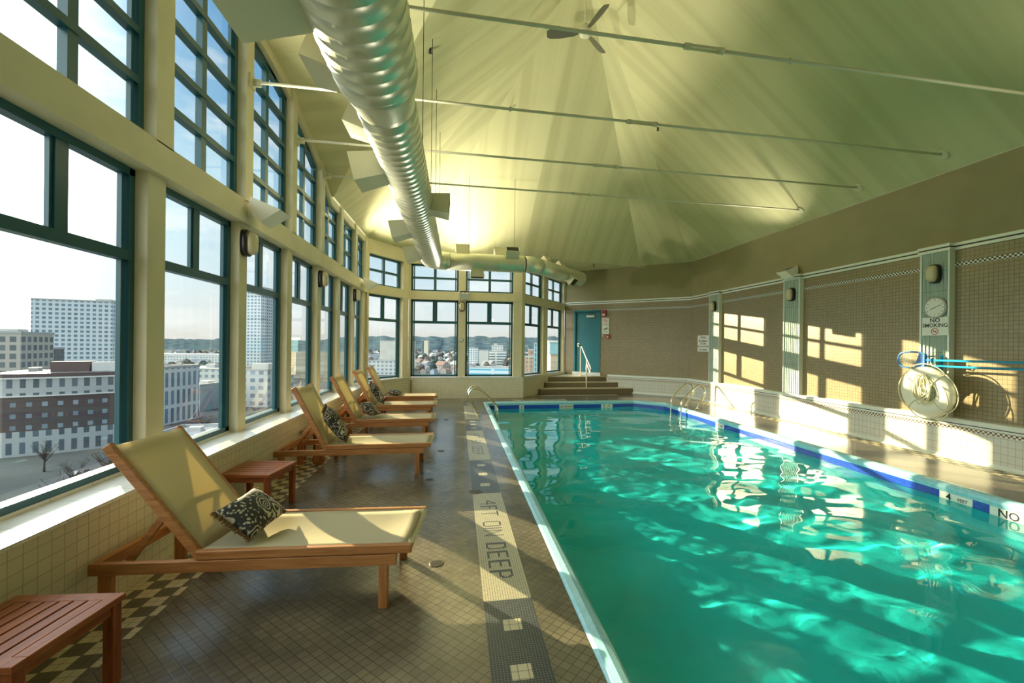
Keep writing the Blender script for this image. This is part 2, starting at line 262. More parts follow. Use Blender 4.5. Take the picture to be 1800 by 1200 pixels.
# ------------------------------------------------------------------ mesh helpers
class MB:
    def __init__(s, xf=None): s.v = []; s.f = []; s.m = []; s.sm = []; s.xf = xf
    def add(s, vs, fs, mi=0, smooth=False):
        b = len(s.v); s.v += [tuple(s.xf(*p)) if s.xf else tuple(p) for p in vs]
        for f in fs: s.f.append([b + i for i in f]); s.m.append(mi); s.sm.append(smooth)
        return s
    def box(s, x0, x1, y0, y1, z0, z1, mi=0):
        return s.add([(x, y, z) for x in (x0, x1) for y in (y0, y1) for z in (z0, z1)], [(0, 1, 3, 2), (4, 6, 7, 5), (0, 4, 5, 1), (2, 3, 7, 6), (0, 2, 6, 4), (1, 5, 7, 3)], mi)
    def bar(s, a, b, w, h, up=(0, 0, 1), mi=0):
        a, b = Vector(a), Vector(b); d = (b - a).normalized(); u = Vector(up); r = d.cross(u)
        if r.length < 1e-4: u = Vector((1, 0, 0)); r = d.cross(u)
        r.normalize(); u = r.cross(d)
        vs = [p + r * (i * w / 2) + u * (j * h / 2) for p in (a, b) for i in (-1, 1) for j in (-1, 1)]
        return s.add(vs, [(0, 1, 3, 2), (4, 6, 7, 5), (0, 4, 5, 1), (2, 3, 7, 6), (0, 2, 6, 4), (1, 5, 7, 3)], mi)
    def tube(s, pts, r, n=10, mi=0, caps=True, smooth=True):
        pts = [Vector(p) for p in pts]; rs = r if isinstance(r, (list, tuple)) else [r] * len(pts)
        up = Vector((0, 0, 1)); d0 = (pts[1] - pts[0]).normalized()
        if abs(d0.z) > .9: up = Vector((1, 0, 0))
        nrm = (up - d0 * up.dot(d0)).normalized(); vs = []; fs = []
        for i, p in enumerate(pts):
            if i == 0: d = d0
            elif i == len(pts) - 1: d = (pts[-1] - pts[-2]).normalized()
            else: d = ((pts[i] - pts[i - 1]).normalized() + (pts[i + 1] - pts[i]).normalized()).normalized()
            nrm = (nrm - d * nrm.dot(d))
            nrm = nrm.normalized() if nrm.length > 1e-6 else d.orthogonal().normalized()
            bi = d.cross(nrm)
            for k in range(n):
                a = 2 * pi * k / n; vs.append(p + (nrm * cos(a) + bi * sin(a)) * rs[i])
        for i in range(len(pts) - 1):
            for k in range(n): fs.append((i * n + k, i * n + (k + 1) % n, (i + 1) * n + (k + 1) % n, (i + 1) * n + k))
        s.add(vs, fs, mi, smooth)
        if caps:
            s.add(vs[:n], [tuple(range(n))[::-1]], mi); s.add(vs[-n:], [tuple(range(n))], mi)
        return s
    def prism(s, poly, d, mi=0, smooth=False):
        # poly: list of 3d points (planar), extruded by vector d
        d = Vector(d); n = len(poly); vs = [Vector(p) for p in poly] + [Vector(p) + d for p in poly]
        fs = [tuple(range(n))[::-1], tuple(range(n, 2 * n))] + [(i, (i + 1) % n, n + (i + 1) % n, n + i) for i in range(n)]
        return s.add(vs, fs, mi, smooth)
    def disc(s, c, axis, r, h, n=20, mi=0):
        c = Vector(c); a = Vector(axis).normalized(); return s.tube([c, c + a * h], r, n, mi, True, False)
    def quad(s, a, b, c, d, mi=0): return s.add([a, b, c, d], [(0, 1, 2, 3)], mi)
    def ell(s, c, r, mi=0, nu=14, nv=8):
        c = Vector(c); vs = []; fs = []
        for j in range(nv + 1):
            t = pi * j / nv
            for i in range(nu):
                p = 2 * pi * i / nu; vs.append((c.x + r[0] * sin(t) * cos(p), c.y + r[1] * sin(t) * sin(p), c.z + r[2] * cos(t)))
        for j in range(nv):
            for i in range(nu): fs.append((j * nu + i, (j + 1) * nu + i, (j + 1) * nu + (i + 1) % nu, j * nu + (i + 1) % nu))
        return s.add(vs, fs, mi, True)
    def build(s, name, mats, parent=None, loc=(0, 0, 0), rot=(0, 0, 0), kind=None, weld=True, bevel=0, recalc=True):
        if not isinstance(mats, (list, tuple)): mats = [mats]
        me = bpy.data.meshes.new(name); me.from_pydata(s.v, [], s.f)
        for m in mats: me.materials.append(m)
        for p, mi, sm in zip(me.polygons, s.m, s.sm): p.material_index = mi; p.use_smooth = sm
        bm = bmesh.new(); bm.from_mesh(me)
        if weld: bmesh.ops.remove_doubles(bm, verts=bm.verts, dist=1e-5)
        if recalc: bmesh.ops.recalc_face_normals(bm, faces=bm.faces)
        uvl = bm.loops.layers.uv.new('UVMap')
        for f in bm.faces:
            n = f.normal
            if abs(n.z) > .75: t = None
            else: t = Vector((-n.y, n.x, 0)).normalized()
            for l in f.loops:
                co = l.vert.co
                l[uvl].uv = (co.x, co.y) if t is None else (co.dot(t), co.z)
        bm.to_mesh(me); bm.free()
        o = bpy.data.objects.new(name, me); COL.objects.link(o); o.location = loc; o.rotation_euler = rot
        if parent: o.parent = parent
        if kind: o['kind'] = kind
        if bevel:
            md = o.modifiers.new('bevel', 'BEVEL'); md.width = bevel; md.segments = 2; md.limit_method = 'ANGLE'; md.angle_limit = radians(50)
        return o
def empty(name, loc=(0, 0, 0), rz=0, label=None, cat=None, group=None, kind=None):
    o = bpy.data.objects.new(name, None); COL.objects.link(o); o.location = loc; o.rotation_euler = (0, 0, rz); o.empty_display_size = .1
    return tag(o, label, cat, group, kind)
def tag(o, label=None, cat=None, group=None, kind=None):
    if label: o['label'] = label
    if cat: o['category'] = cat
    if group: o['group'] = group
    if kind: o['kind'] = kind
    return o
def copy_tree(o, parent=None):
    c = o.copy(); COL.objects.link(c); c.parent = parent
    for ch in list(o.children): copy_tree(ch, c)
    return c
def text_mesh(name, txt, size, mat, parent, loc, rot, align='CENTER', depth=.001):
    cu = bpy.data.curves.new(name, 'FONT'); cu.body = txt; cu.size = size; cu.align_x = align; cu.align_y = 'CENTER'; cu.extrude = depth; cu.offset = size * .016; cu.resolution_u = 2
    ob = bpy.data.objects.new(name, cu); COL.objects.link(ob)
    me = bpy.data.meshes.new_from_object(ob); bpy.data.objects.remove(ob); bpy.data.curves.remove(cu)
    me.materials.clear(); me.materials.append(mat)
    o = bpy.data.objects.new(name, me); COL.objects.link(o); o.parent = parent; o.location = loc; o.rotation_euler = rot
    return o
def frame(p0, p1):
    # local wall frame: s along, t into the room, z up
    p0 = Vector((*p0, 0)); p1 = Vector((*p1, 0)); d = (p1 - p0); Ln = d.length; d /= Ln; n = Vector((d.y, -d.x, 0))
    return (lambda s_, t_, z_: p0 + d * s_ + n * t_ + Vector((0, 0, z_))), Ln, d, n

# ------------------------------------------------------------------ room dimensions
YB = -5.0                      # wall behind the camera
EAVE = 4.15
XL = -2.2                      # beam face of window wall
XR = 7.05                      # mosaic wall
P1 = (XL, 11.35); P2 = (-1.35, 12.65); P3 = (1.86, 12.65); P4 = (3.80, 15.30); P5 = (XR, 12.35)
APEX = Vector((2.1, 7.2, 7.96))
ZBB, ZBT = 2.80, 3.04          # beam
ZTR = 2.165                    # transom
ARC_C, ARC_R, ARC_Z = 5.0, 6.2, 5.11
def arch(y):
    d = y - ARC_C
    if abs(d) > 3.3: return EAVE
    return max(EAVE, ARC_Z - ARC_R + sqrt(ARC_R ** 2 - d * d))

# ------------------------------------------------------------------ floor with pool opening
PX0, PX1, PY0, PY1 = .80, 5.52, -3.6, 11.62      # water edges
CH = .62                                          # chamfer of far right corner
ZW = -.165
def pool_loop(o=0.0, z=0.0):
    k = o * .414
    return [(PX0 - o, PY0 - o, z), (PX1 + o, PY0 - o, z), (PX1 + o, PY1 - CH + k, z), (PX1 - CH + k, PY1 + o, z), (PX0 - o, PY1 + o, z)]
FONT = {
 '4': ["....XX.", "...XXX.", "..XX.X.", ".XX..X.", "XX...X.", "XXXXXXX", ".....X.", ".....X.", ".....X.", ".....X."],
 '5': ["XXXXXXX", "X......", "X......", "XXXXXX.", "......X", "......X", "......X", "......X", "X.....X", ".XXXXX."],
 '6': [".XXXXX.", "X.....X", "X......", "X......", "XXXXXX.", "X.....X", "X.....X", "X.....X", "X.....X", ".XXXXX."],
 'F': ["XXXXXXX", "XX.....", "XX.....", "XX.....", "XXXXX..", "XX.....", "XX.....", "XX.....", "XX.....", "XX....."],
 'T': ["XXXXXXX", "...X...", "...X...", "...X...", "...X...", "...X...", "...X...", "...X...", "...X...", "...X..."],
 '0': [".XXXXX.", "X.....X", "X.....X", "X.....X", "X.....X", "X.....X", "X.....X", "X.....X", "X.....X", ".XXXXX."],
 'O': [".XXXXX.", "X.....X", "X.....X", "X.....X", "X.....X", "X.....X", "X.....X", "X.....X", "X.....X", ".XXXXX."],
 'I': ["X", "X", "X", "X", "X", "X", "X", "X", "X", "X"],
 'N': ["X.....X", "XX....X", "X.X...X", "X.X...X", "X..X..X", "X..X..X", "X...X.X", "X...X.X", "X....XX", "X.....X"],
 'D': ["XXXXXX.", "XX...XX", "XX....X", "XX....X", "XX....X", "XX....X", "XX....X", "XX....X", "XX...XX", "XXXXXX."],
 'E': ["XXXXXXX", "XX.....", "XX.....", "XX.....", "XXXXXX.", "XX.....", "XX.....", "XX.....", "XX.....", "XXXXXXX"],
 'P': ["XXXXXX.", "XX...XX", "XX....X", "XX....X", "XX...XX", "XXXXXX.", "XX.....", "XX.....", "XX.....", "XX....."],
 'V': ["X.....X", "X.....X", "X.....X", ".X...X.", ".X...X.", ".X...X.", "..X.X..", "..X.X..", "...X...", "...X..."],
 'G': [".XXXXX.", "X.....X", "X......", "X......", "X......", "X..XXXX", "X.....X", "X.....X", "X.....X", ".XXXXX."],
 ' ': ["...."] * 10,
}
TS = .0155
def panel(mb, txt, s0, s1, place, ntr=19, cream=0, navy=1):
    # grid of mosaic tiles; place(along, across) -> point; text runs along, top of letters at +across
    rows = [''] * 10
    for c in txt:
        for r in range(10): rows[r] += FONT[c][r] + ('..' if c not in '4I' else '..')
    n = int(round((s1 - s0) / TS)); st = (s1 - s0) / n; off = (n - len(rows[0])) // 2
    for i in range(n):
        run = []
        for j in range(ntr):
            r = 13 - j; k = i - off      # rows 4..13
            run.append(navy if (0 <= r < 10 and 0 <= k < len(rows[0]) and rows[r][k] == 'X') else cream)
        j = 0
        while j < ntr:
            e = j
            while e < ntr and run[e] == run[j]: e += 1
            mb.quad(place(s0 + i * st, j * TS), place(s0 + (i + 1) * st, j * TS), place(s0 + (i + 1) * st, e * TS), place(s0 + i * st, e * TS), run[j]); j = e
def build_floor():
    mb = MB(); z = 0.0
    # materials: 0 deck 1 check 2 cream edge 3 cream mosaic 4 navy mosaic 5 cream 2in
    SX0 = .170; SX1 = SX0 + 19 * TS; KX0, KX1 = -1.96, -1.66; FE = PX0 - .105
    def rect(x0, x1, y0, y1, mi): mb.quad((x0, y0, z), (x1, y0, z), (x1, y1, z), (x0, y1, z), mi)
    rect(-2.6, KX0, YB, 12.0, 2); rect(KX0, KX1, YB, 12.0, 1); rect(KX1, SX0, YB, 12.0, 0); rect(SX1, FE, YB, 12.0, 0)
    # strip: navy / cream panels
    segs = [('n', YB, 2.64, [1.32, 1.68, 2.045, 2.40]), ('4FT 0IN DEEP', 2.64, 4.56, 0), ('n', 4.56, 5.88, [4.84, 5.24, 5.63]), ('4FT 6IN DEEP', 5.88, 7.90, 0), ('n', 7.90, 9.08, [8.16, 8.52, 8.85]), ('5FT 0IN DEEP', 9.08, 11.1, 0), ('n', 11.1, 12.0, [11.3, 11.6])]
    for t, a, b, sq in segs:
        if t == 'n':
            ys = a
            for q in sq:
                q0, q1 = q - .05, q + .05; c0, c1 = SX0 + .5 * 19 * TS - .05, SX0 + .5 * 19 * TS + .05
                if q0 > ys: rect(SX0, SX1, ys, q0, 4)
                rect(SX0, c0, q0, q1, 4); rect(c1, SX1, q0, q1, 4); rect(c0, c1, q0, q1, 5); ys = q1
            rect(SX0, SX1, ys, b, 4)
        else:
            panel(mb, t, -b, -a, lambda s_, c_: (SX0 + c_, -s_, z), cream=3, navy=4)
    # far side (beyond the pool) and right side
    YF = PY1 + .11
    rect(FE, 2.0, YF + .43, 13.2, 0); 
    n1 = 0
    panel(mb, 'NO DIVING', 1.55, 3.05, lambda s_, c_: (s_, YF + .12 + c_, z), cream=3, navy=4)
    rect(FE, 1.55, YF, YF + .43, 0); rect(3.05, 5.0, YF, YF + .43, 0); rect(1.55, 3.05, YF, YF + .12, 0); rect(1.55, 3.05, YF + .12 + 19 * TS, YF + .43, 0)
    rect(KX1, FE, 12.0, 13.2, 0); rect(-2.6, KX1, 12.0, 13.2, 2)
    rect(2.0, 5.0, YF + .43, 12.95, 0); rect(2.0, 7.3, 13.25, 15.6, 0); 
    rect(2.0, 5.0, 12.95, 13.25, 1)
    RX = PX1 + .105
    mb.add([(5.0, YF, z), (RX - CH + .04, YF, z), (RX, YF - CH + .04, z), (6.58, YF - CH + .04, z), (6.58, 13.25, z), (5.0, 13.25, z)], [(0, 1, 2, 3, 4, 5)], 0)
    rect(RX, 6.58, YB, YF - CH + .04, 0); rect(6.58, 6.88, YB, 13.25, 1); rect(6.88, 7.3, YB, 13.25, 2)
    # right side mosaic letters along the pool edge
    rect(FE, RX, YB, PY0 - .105, 0)
    return mb.build('floor', [M_DECK, M_DECKCHK, M_DECKLT, M_CREAMT, M_NAVYT, M_DECKLT], kind='structure', weld=False, recalc=False)
build_floor()
def build_pool():
    mb = MB(); L0 = pool_loop(0, 0); n = len(L0)
    zb = -1.35
    def lp(o, z): return pool_loop(o, z)
    def skirt(a, b, mi):
        for i in range(n):
            j = (i + 1) % n; mb.quad(a[i], a[j], b[j], b[i], mi)
    skirt(lp(0, -.075), lp(0, -.19), 1); skirt(lp(0, -.19), lp(0, zb), 0)
    mb.add(lp(0, zb), [tuple(range(n))], 0)
    o = mb.build('floor_pool_basin', [M_POOL, M_BLUE], kind='structure', recalc=False)
    for f in (): pass
    # coping: rounded lip swept round the loop
    mb = MB(); prof = [(.105, -.08), (.105, -.004), (.085, .014), (.045, .02), (.012, .012), (-.012, -.012), (-.016, -.04), (-.004, -.078)]
    rings = [pool_loop(o_, z_) for o_, z_ in prof]
    for a, b in zip(rings, rings[1:]):
        for i in range(n):
            j = (i + 1) % n; mb.add([a[i], a[j], b[j], b[i]], [(0, 1, 2, 3)], 0, True)
    mb.build('trim_pool_coping', [M_COPE], kind='structure', weld=False)
    return o
pool = build_pool()
def wave_h(x, y):
    h = 0
    for a, f, o in ((.020, .85, 0), (.0115, 1.85, 7.3), (.0040, 4.0, 3.1)):
        h += a * noise.noise(Vector((x * f * .85 + o, y * f * 1.25 + o * 1.7, o)))
    return h
def build_water():
    XW0, YW1 = -2.2, 15.0       # surface added unseen under the deck so sun caustics light the pool floor
    mb = MB(); st = .05; nx = int((PX1 - XW0) / st); ny = int((YW1 - PY0) / st); vs = []; idx = {}
    for j in range(ny + 1):
        for i in range(nx + 1):
            x = XW0 + (PX1 + .01 - XW0) * i / nx; y = PY0 - .01 + (YW1 - PY0) * j / ny
            idx[i, j] = len(vs); vs.append((x, y, ZW + wave_h(x, y)))
    fs = [(idx[i, j], idx[i + 1, j], idx[i + 1, j + 1], idx[i, j + 1]) for j in range(ny) for i in range(nx) if all(k in idx for k in ((i, j), (i + 1, j), (i + 1, j + 1), (i, j + 1)))]
    mb.add(vs, fs, 0, True)
    m = bpy.data.materials.new('pool water'); m.use_nodes = True; nt = m.node_tree; nt.nodes.clear()
    g = nt.nodes.new('ShaderNodeBsdfGlass'); g.inputs['IOR'].default_value = 1.33; g.inputs['Roughness'].default_value = 0; g.inputs[0].default_value = (.93, 1, 1, 1)
    o = nt.nodes.new('ShaderNodeOutputMaterial'); nt.links.new(g.outputs[0], o.inputs[0])
    w = mb.build('pool_water', m, recalc=False, weld=False)
    tag(w, 'rippling turquoise water filling the swimming pool', 'water', kind='stuff')
    w.cycles.is_caustics_caster = True
build_water()
pool.cycles.is_caustics_receiver = True

# ------------------------------------------------------------------ window wall and far bay
WN = [0]
def window(loc, s0, s1, t, z0, z1f, lower, rows=None, name_parent=None, mid=.5):
    # one framed window between s0 and s1 of a wall frame; z1f(s) gives the head height
    WN[0] += 1
    root = empty('window_%d' % WN[0], kind='structure')
    fb = MB(loc); d0, d1 = t - .035, t + .035; w = .055
    nseg = 8 if not lower else 1
    ss = [s0 + (s1 - s0) * i / nseg for i in range(nseg + 1)]
    def hb(a, b, z, hh, dd=0):            # horizontal bar
        fb.box(a, b, d0 + dd, d1 - dd, z - hh / 2, z + hh / 2)
    def vb(c, wd, za, zb2, dd=0): fb.box(c - wd / 2, c + wd / 2, d0 + dd, d1 - dd, za, zb2)
    zt0, zt1 = z1f(s0), z1f(s1)
    sm = s0 + (s1 - s0) * mid
    hb(s0, s1, z0 + w / 2, w)
    for a, b in zip(ss, ss[1:]):          # head, following the arch
        za, zb2 = z1f(a), z1f(b)
        fb.add([(a, d0, za - w), (a, d1, za - w), (a, d0, za), (a, d1, za), (b, d0, zb2 - w), (b, d1, zb2 - w), (b, d0, zb2), (b, d1, zb2)], [(0, 1, 3, 2), (4, 6, 7, 5), (0, 4, 5, 1), (2, 3, 7, 6), (0, 2, 6, 4), (1, 5, 7, 3)])
    vb(s0 + w / 2, w, z0, zt0 - .01); vb(s1 - w / 2, w, z0, zt1 - .01)
    # thin inner bead
    vb(s1 - w - .03, .03, z0 + w, min(zt0, zt1) - w, .02); vb(s0 + w + .03, .03, z0 + w, min(zt0, zt1) - w, .02)
    if lower:
        hb(s0 + w, s1 - w, ZTR, .075); vb(sm, .085, ZTR, z1f(sm) - .02, .008); vb(sm, .13, ZTR + .03, z1f(sm) - .03, .022)
    else:
        vb(sm, .075, z0, z1f(sm) - .02, .008)
        for zr in rows:
            if zr < max(zt0, zt1) - .1: 
                a, b = s0 + w, s1 - w
                while b > a + .1 and z1f(b) < zr + .03: b -= .05
                while b > a + .1 and z1f(a) < zr + .03: a += .05
                hb(a, b, zr, .055)
    fb.build('frame', M_FRAME, root)
    gb = MB(loc); g0, g1 = t - .004, t + .002
    top = [(s, z1f(s) - .02) for s in ss]
    poly = [(s0 + .01, g0, z0 + .01), (s1 - .01, g0, z0 + .01)] + [(s, g0, z) for s, z in top[::-1]]
    n = len(poly); poly2 = [(a, g1, c) for a, b, c in poly]
    gb.add(poly + poly2, [tuple(range(n))[::-1], tuple(range(n, 2 * n))] + [(i, (i + 1) % n, n + (i + 1) % n, n + i) for i in range(n)])
    gb.build('pane', M_GLASS, root)
    return root

def window_wall():
    loc, Ln, d, nn = frame((XL, YB), P1)
    S = lambda y: y - YB
    cols = [(-4.75, -4.55), (-3.25, -3.05), (-1.85, -1.65), (-.45, -.25), (.93, 1.13), (2.28, 2.48), (3.66, 3.86), (5.03, 5.20), (6.34, 6.51), (7.62, 7.80), (8.84, 9.02), (10.06, 10.22), (11.12, 11.40)]
    root = empty('wall_left', kind='structure')
    kb = MB(loc); kb.box(0, Ln + .2, -.45, .17, -.05, .585, 0); kb.build('knee_wall', [M_KNEE], root)
    sb = MB(loc); sb.box(0, Ln + .12, -.25, .185, .585, .605); sb.box(0, Ln + .12, -.25, -.13, .605, .625); sb.build('sill', M_SILL, root)
    bb = MB(loc); bb.box(0, Ln + .05, -.205, 0, ZBB, ZBT)
    bb.build('beam', M_PAINT, root)
    for a, b in cols:
        cb = MB(loc); cb.box(S(a), S(b), -.205, -.05, .60, ZBB + .01)
        cb.build('column', M_PAINT, root, bevel=.006)
        ub = MB(loc); n = 4; ss = [a + (b - a) * i / n for i in range(n + 1)]
        for p, q in zip(ss, ss[1:]):
            za, zb2 = arch(p) + .03, arch(q) + .03
            ub.add([(S(p), -.155, ZBT - .01), (S(p), 0, ZBT - .01), (S(p), -.155, za), (S(p), 0, za), (S(q), -.155, ZBT - .01), (S(q), 0, ZBT - .01), (S(q), -.155, zb2), (S(q), 0, zb2)], [(0, 1, 3, 2), (4, 6, 7, 5), (0, 4, 5, 1), (2, 3, 7, 6), (0, 2, 6, 4), (1, 5, 7, 3)])
        ub.build('column', M_PAINT, root)
    head = lambda y: max(3.74, arch(y) - .14)
    hb = MB(loc)
    for (a0, a), (b, b1) in zip(cols, cols[1:]):
        n = 8; ss = [a + (b - a) * i / n for i in range(n + 1)]
        for p, q in zip(ss, ss[1:]):
            vs = []
            for y in (p, q):
                for t in (-.155, -.03):
                    for z in (head(y), arch(y) + .03): vs.append((S(y), t, z))
            hb.add(vs, [(0, 1, 3, 2), (4, 6, 7, 5), (0, 4, 5, 1), (2, 3, 7, 6), (0, 2, 6, 4), (1, 5, 7, 3)])
        if b < -3.5: continue
        window(loc, S(a), S(b), -.17, .615, lambda s: ZBB, True)
        window(loc, S(a), S(b), -.12, ZBT - .02, lambda s: head(s + YB), False, rows=[3.43, 3.79, 4.15, 4.51, 4.86])
    hb.build('head_panel', M_PAINT, root)
    # solid wall behind the last bay near the back
    MB(loc).box(-.3, S(-3.2), -.28, -.15, .6, EAVE + .03).build('end_panel', M_PAINT, root)
window_wall()
def bay(p0, p1, wins, name, kneet=.03, sillz=.60, s_from=0, cap0=.0, cap1=.0):
    loc, Ln, d, nn = frame(p0, p1); root = empty(name, kind='structure')
    MB(loc).box(-.02, Ln + .05, -.40, kneet, -.05, .585).build('knee_wall', M_KNEE, root)
    MB(loc).box(-.02, Ln + .05, -.25, kneet + .015, .585, .605).build('sill', M_SILL, root)
    MB(loc).box(-.02, Ln + .02, -.20, 0, ZBB, ZBT).build('beam', M_PAINT, root)
    MB(loc).box(-.02, Ln + .02, -.18, 0, 3.80, EAVE + .06).build('head_panel', M_PAINT, root)
    cuts = [0] + [x for w in wins for x in w] + [Ln]
    for a, b in zip(cuts[::2], cuts[1::2]):
        if b - a < .01: continue
        for z0, z1, t in ((.60, ZBB + .01, -.01), (ZBT - .01, 3.81, 0)):
            MB(loc).box(a, b, -.20 if z0 < 1 else -.18, t, z0, z1).build('column', M_PAINT, root)
    for a, b in wins:
        window(loc, a, b, -.16, .615, lambda s: ZBB, True)
        window(loc, a, b, -.14, ZBT - .01, lambda s: 3.81, False, rows=[3.42])
bay(P1, P2, [(.06, 1.32)], 'wall_bay_left')
bay(P2, P3, [(.05, 1.37), (1.575, 2.95)], 'wall_far')
_l2, _, _, _ = frame(P2, P3)
MB(_l2).box(.055, .115, -.02, .033, .03, .53).build('brown_tile_strip', tile('brown strip tile', (.26, .19, .11), (.22, .16, .09), (.5, .45, .33), .03, .03, .003, rough=.3), bpy.data.objects['wall_far'])
bay(P3, P4, [(.20, 1.50), (1.83, 3.20)], 'wall_bay_right')

# ------------------------------------------------------------------ mosaic walls on the right
def mosaic_wall(p0, p1, name, hole=None, ledge=None):
    loc, Ln, d, nn = frame(p0, p1); root = empty(name, kind='structure')
    zl = .575
    lay = [(zl - .1, 2.74, M_BROWN, 0), (2.74, 2.795, M_BAND, .001), (2.795, 2.98, M_BROWN, 0), (2.98, EAVE + .1, M_TAUPE, -.004)]
    for k, (a, b, m, t) in enumerate(lay):
        mb = MB(loc)
        if hole and a < hole[2]:
            mb.box(0, hole[0], -.2, t, a, b)
            if b > hole[2]: mb.box(hole[0], hole[1], -.2, t, hole[2], b)
            mb.box(hole[1], Ln, -.2, t, a, b)
        else: mb.box(0, Ln, -.2, t, a, b)
        mb.build(('brown_mosaic', 'checker_band', 'brown_mosaic', 'painted_upper_wall')[k], m, root)
    if ledge:
        a, b = ledge
        MB(loc).box(a, b, -.05, .12, -.05, .42).build('ledge', M_LEDGE, root)
        MB(loc).box(a, b, -.05, .121, .42, .475).build('ledge_band', M_LBAND, root)
        prof = [(-.02, .475), (.124, .475), (.124, .50), (.118, .504), (.118, .508), (.128, .512), (.128, .545), (.120, .565), (.105, .575), (-.02, .58)]
        cb = MB(loc); cb.prism([(a, t, z) for t, z in prof], (0, 0, 0)) if False else None
        n = len(prof); vs = [(a, t, z) for t, z in prof] + [(b, t, z) for t, z in prof]
        cb.add(vs, [tuple(range(n)), tuple(range(n, 2 * n))[::-1]] + [(i, (i + 1) % n, n + (i + 1) % n, n + i) for i in range(n)])
        cb.build('ledge_cap', M_WHITE, root)
        MB(loc).box(a, b, .1245, .1262, .4995, .511).build('ledge_line', M_LINE, root)
        cv = MB(loc); cv.add([(a, .12, .05), (a, .135, .012), (a, .17, .001), (b, .12, .05), (b, .135, .012), (b, .17, .001)], [(0, 3, 4, 1), (1, 4, 5, 2)], 0, True); cv.build('cove', M_WHITE, root, recalc=False)
    return root, loc, Ln
TN = [0]
def trim_run(loc, a, b, t0):
    TN[0] += 1
    mb = MB(loc); mb.box(a, b, -.02, t0 + .022, 2.975, 3.015); mb.box(a, b, -.02, t0 + .034, 3.035, 3.075)
    ob = MB(loc); 
    r = empty('trim_%d' % TN[0], kind='structure')
    mb.build('moulding', M_WHITE, r); MB(loc).box(a, b, -.02, t0 + .012, 3.015, 3.035).build('line', M_LINE, r)
wd, loc_d, LD = mosaic_wall(P4, P5, 'wall_door', hole=(.38, 1.40, 2.78), ledge=(1.72, 4.5))
trim_run(loc_d, 0, LD, 0)
loc_r, LR, _d, _n = frame(P5, (XR, YB))
wr, loc_r, LR = mosaic_wall(P5, (XR, YB), 'wall_right', ledge=(-.06, LR))
SR = lambda y: P5[1] - y
pil = [(10.76, 11.22), (7.93, 8.38), (5.14, 5.54), (2.25, 2.68), (-.6, -.15)]
last = 0
for k, (a, b) in enumerate(pil):
    s0, s1 = SR(b), SR(a)
    p = empty('pillar', kind='structure')
    MB(loc_r).box(s0, s1, -.05, .085, .57, 3.0).build('shaft', M_RIB, p)
    MB(loc_r).box(s0 - .005, s0 + .02, -.05, .094, .57, 3.0).build('edge_moulding', M_WHITE, p)
    MB(loc_r).box(s1 - .02, s1 + .005, -.05, .094, .57, 3.0).build('edge_moulding', M_WHITE, p)
    trim_run(loc_r, last, s0 - .02, 0); trim_run(loc_r, s0 - .02, s1 + .02, .09); last = s1 + .02
trim_run(loc_r, last, LR, 0)
# wall behind the camera
loc_b, LB, _, _ = frame((XR, YB), (XL, YB))
MB(loc_b).box(-.3, LB + .3, -.2, 0, -.05, 9.2).build('wall_back', M_TAUPE, kind='structure')

# door with frame, closer, handle and white step
def door():
    r = empty('door_1', kind='structure'); z0 = .62
    f = MB(loc_d); f.box(.38, .44, -.12, .01, z0, 2.78); f.box(1.34, 1.40, -.12, .01, z0, 2.78); f.box(.38, 1.40, -.12, .01, 2.72, 2.78); f.build('door_frame', M_DOOR, r)
    l = MB(loc_d); l.box(.44, 1.34, -.10, -.055, z0, 2.72); l.build('door_leaf', M_DOOR, r, bevel=.004)
    s = MB(loc_d); s.box(.34, 1.42, -.14, .03, .50, z0); s.build('threshold', M_SILL, r)
    c = MB(loc_d); c.box(.86, 1.16, -.055, .015, 2.53, 2.60); c.build('door_closer', M_WPL, r, bevel=.006)
    a = MB(loc_d); a.bar((.98, 0, 2.60), (1.10, -.03, 2.71), .02, .01); a.bar((1.10, -.03, 2.69), (1.16, -.05, 2.73), .02, .01); a.build('closer_arm', M_BLACK, r)
    h = MB(loc_d); h.box(.50, .57, -.055, -.045, 1.50, 1.62); h.tube([(.535, -.05, 1.56), (.535, .0, 1.56)], .012); h.ell((.535, .01, 1.56), (.03, .03, .03)); h.build('door_handle', M_STEEL, r)
door()

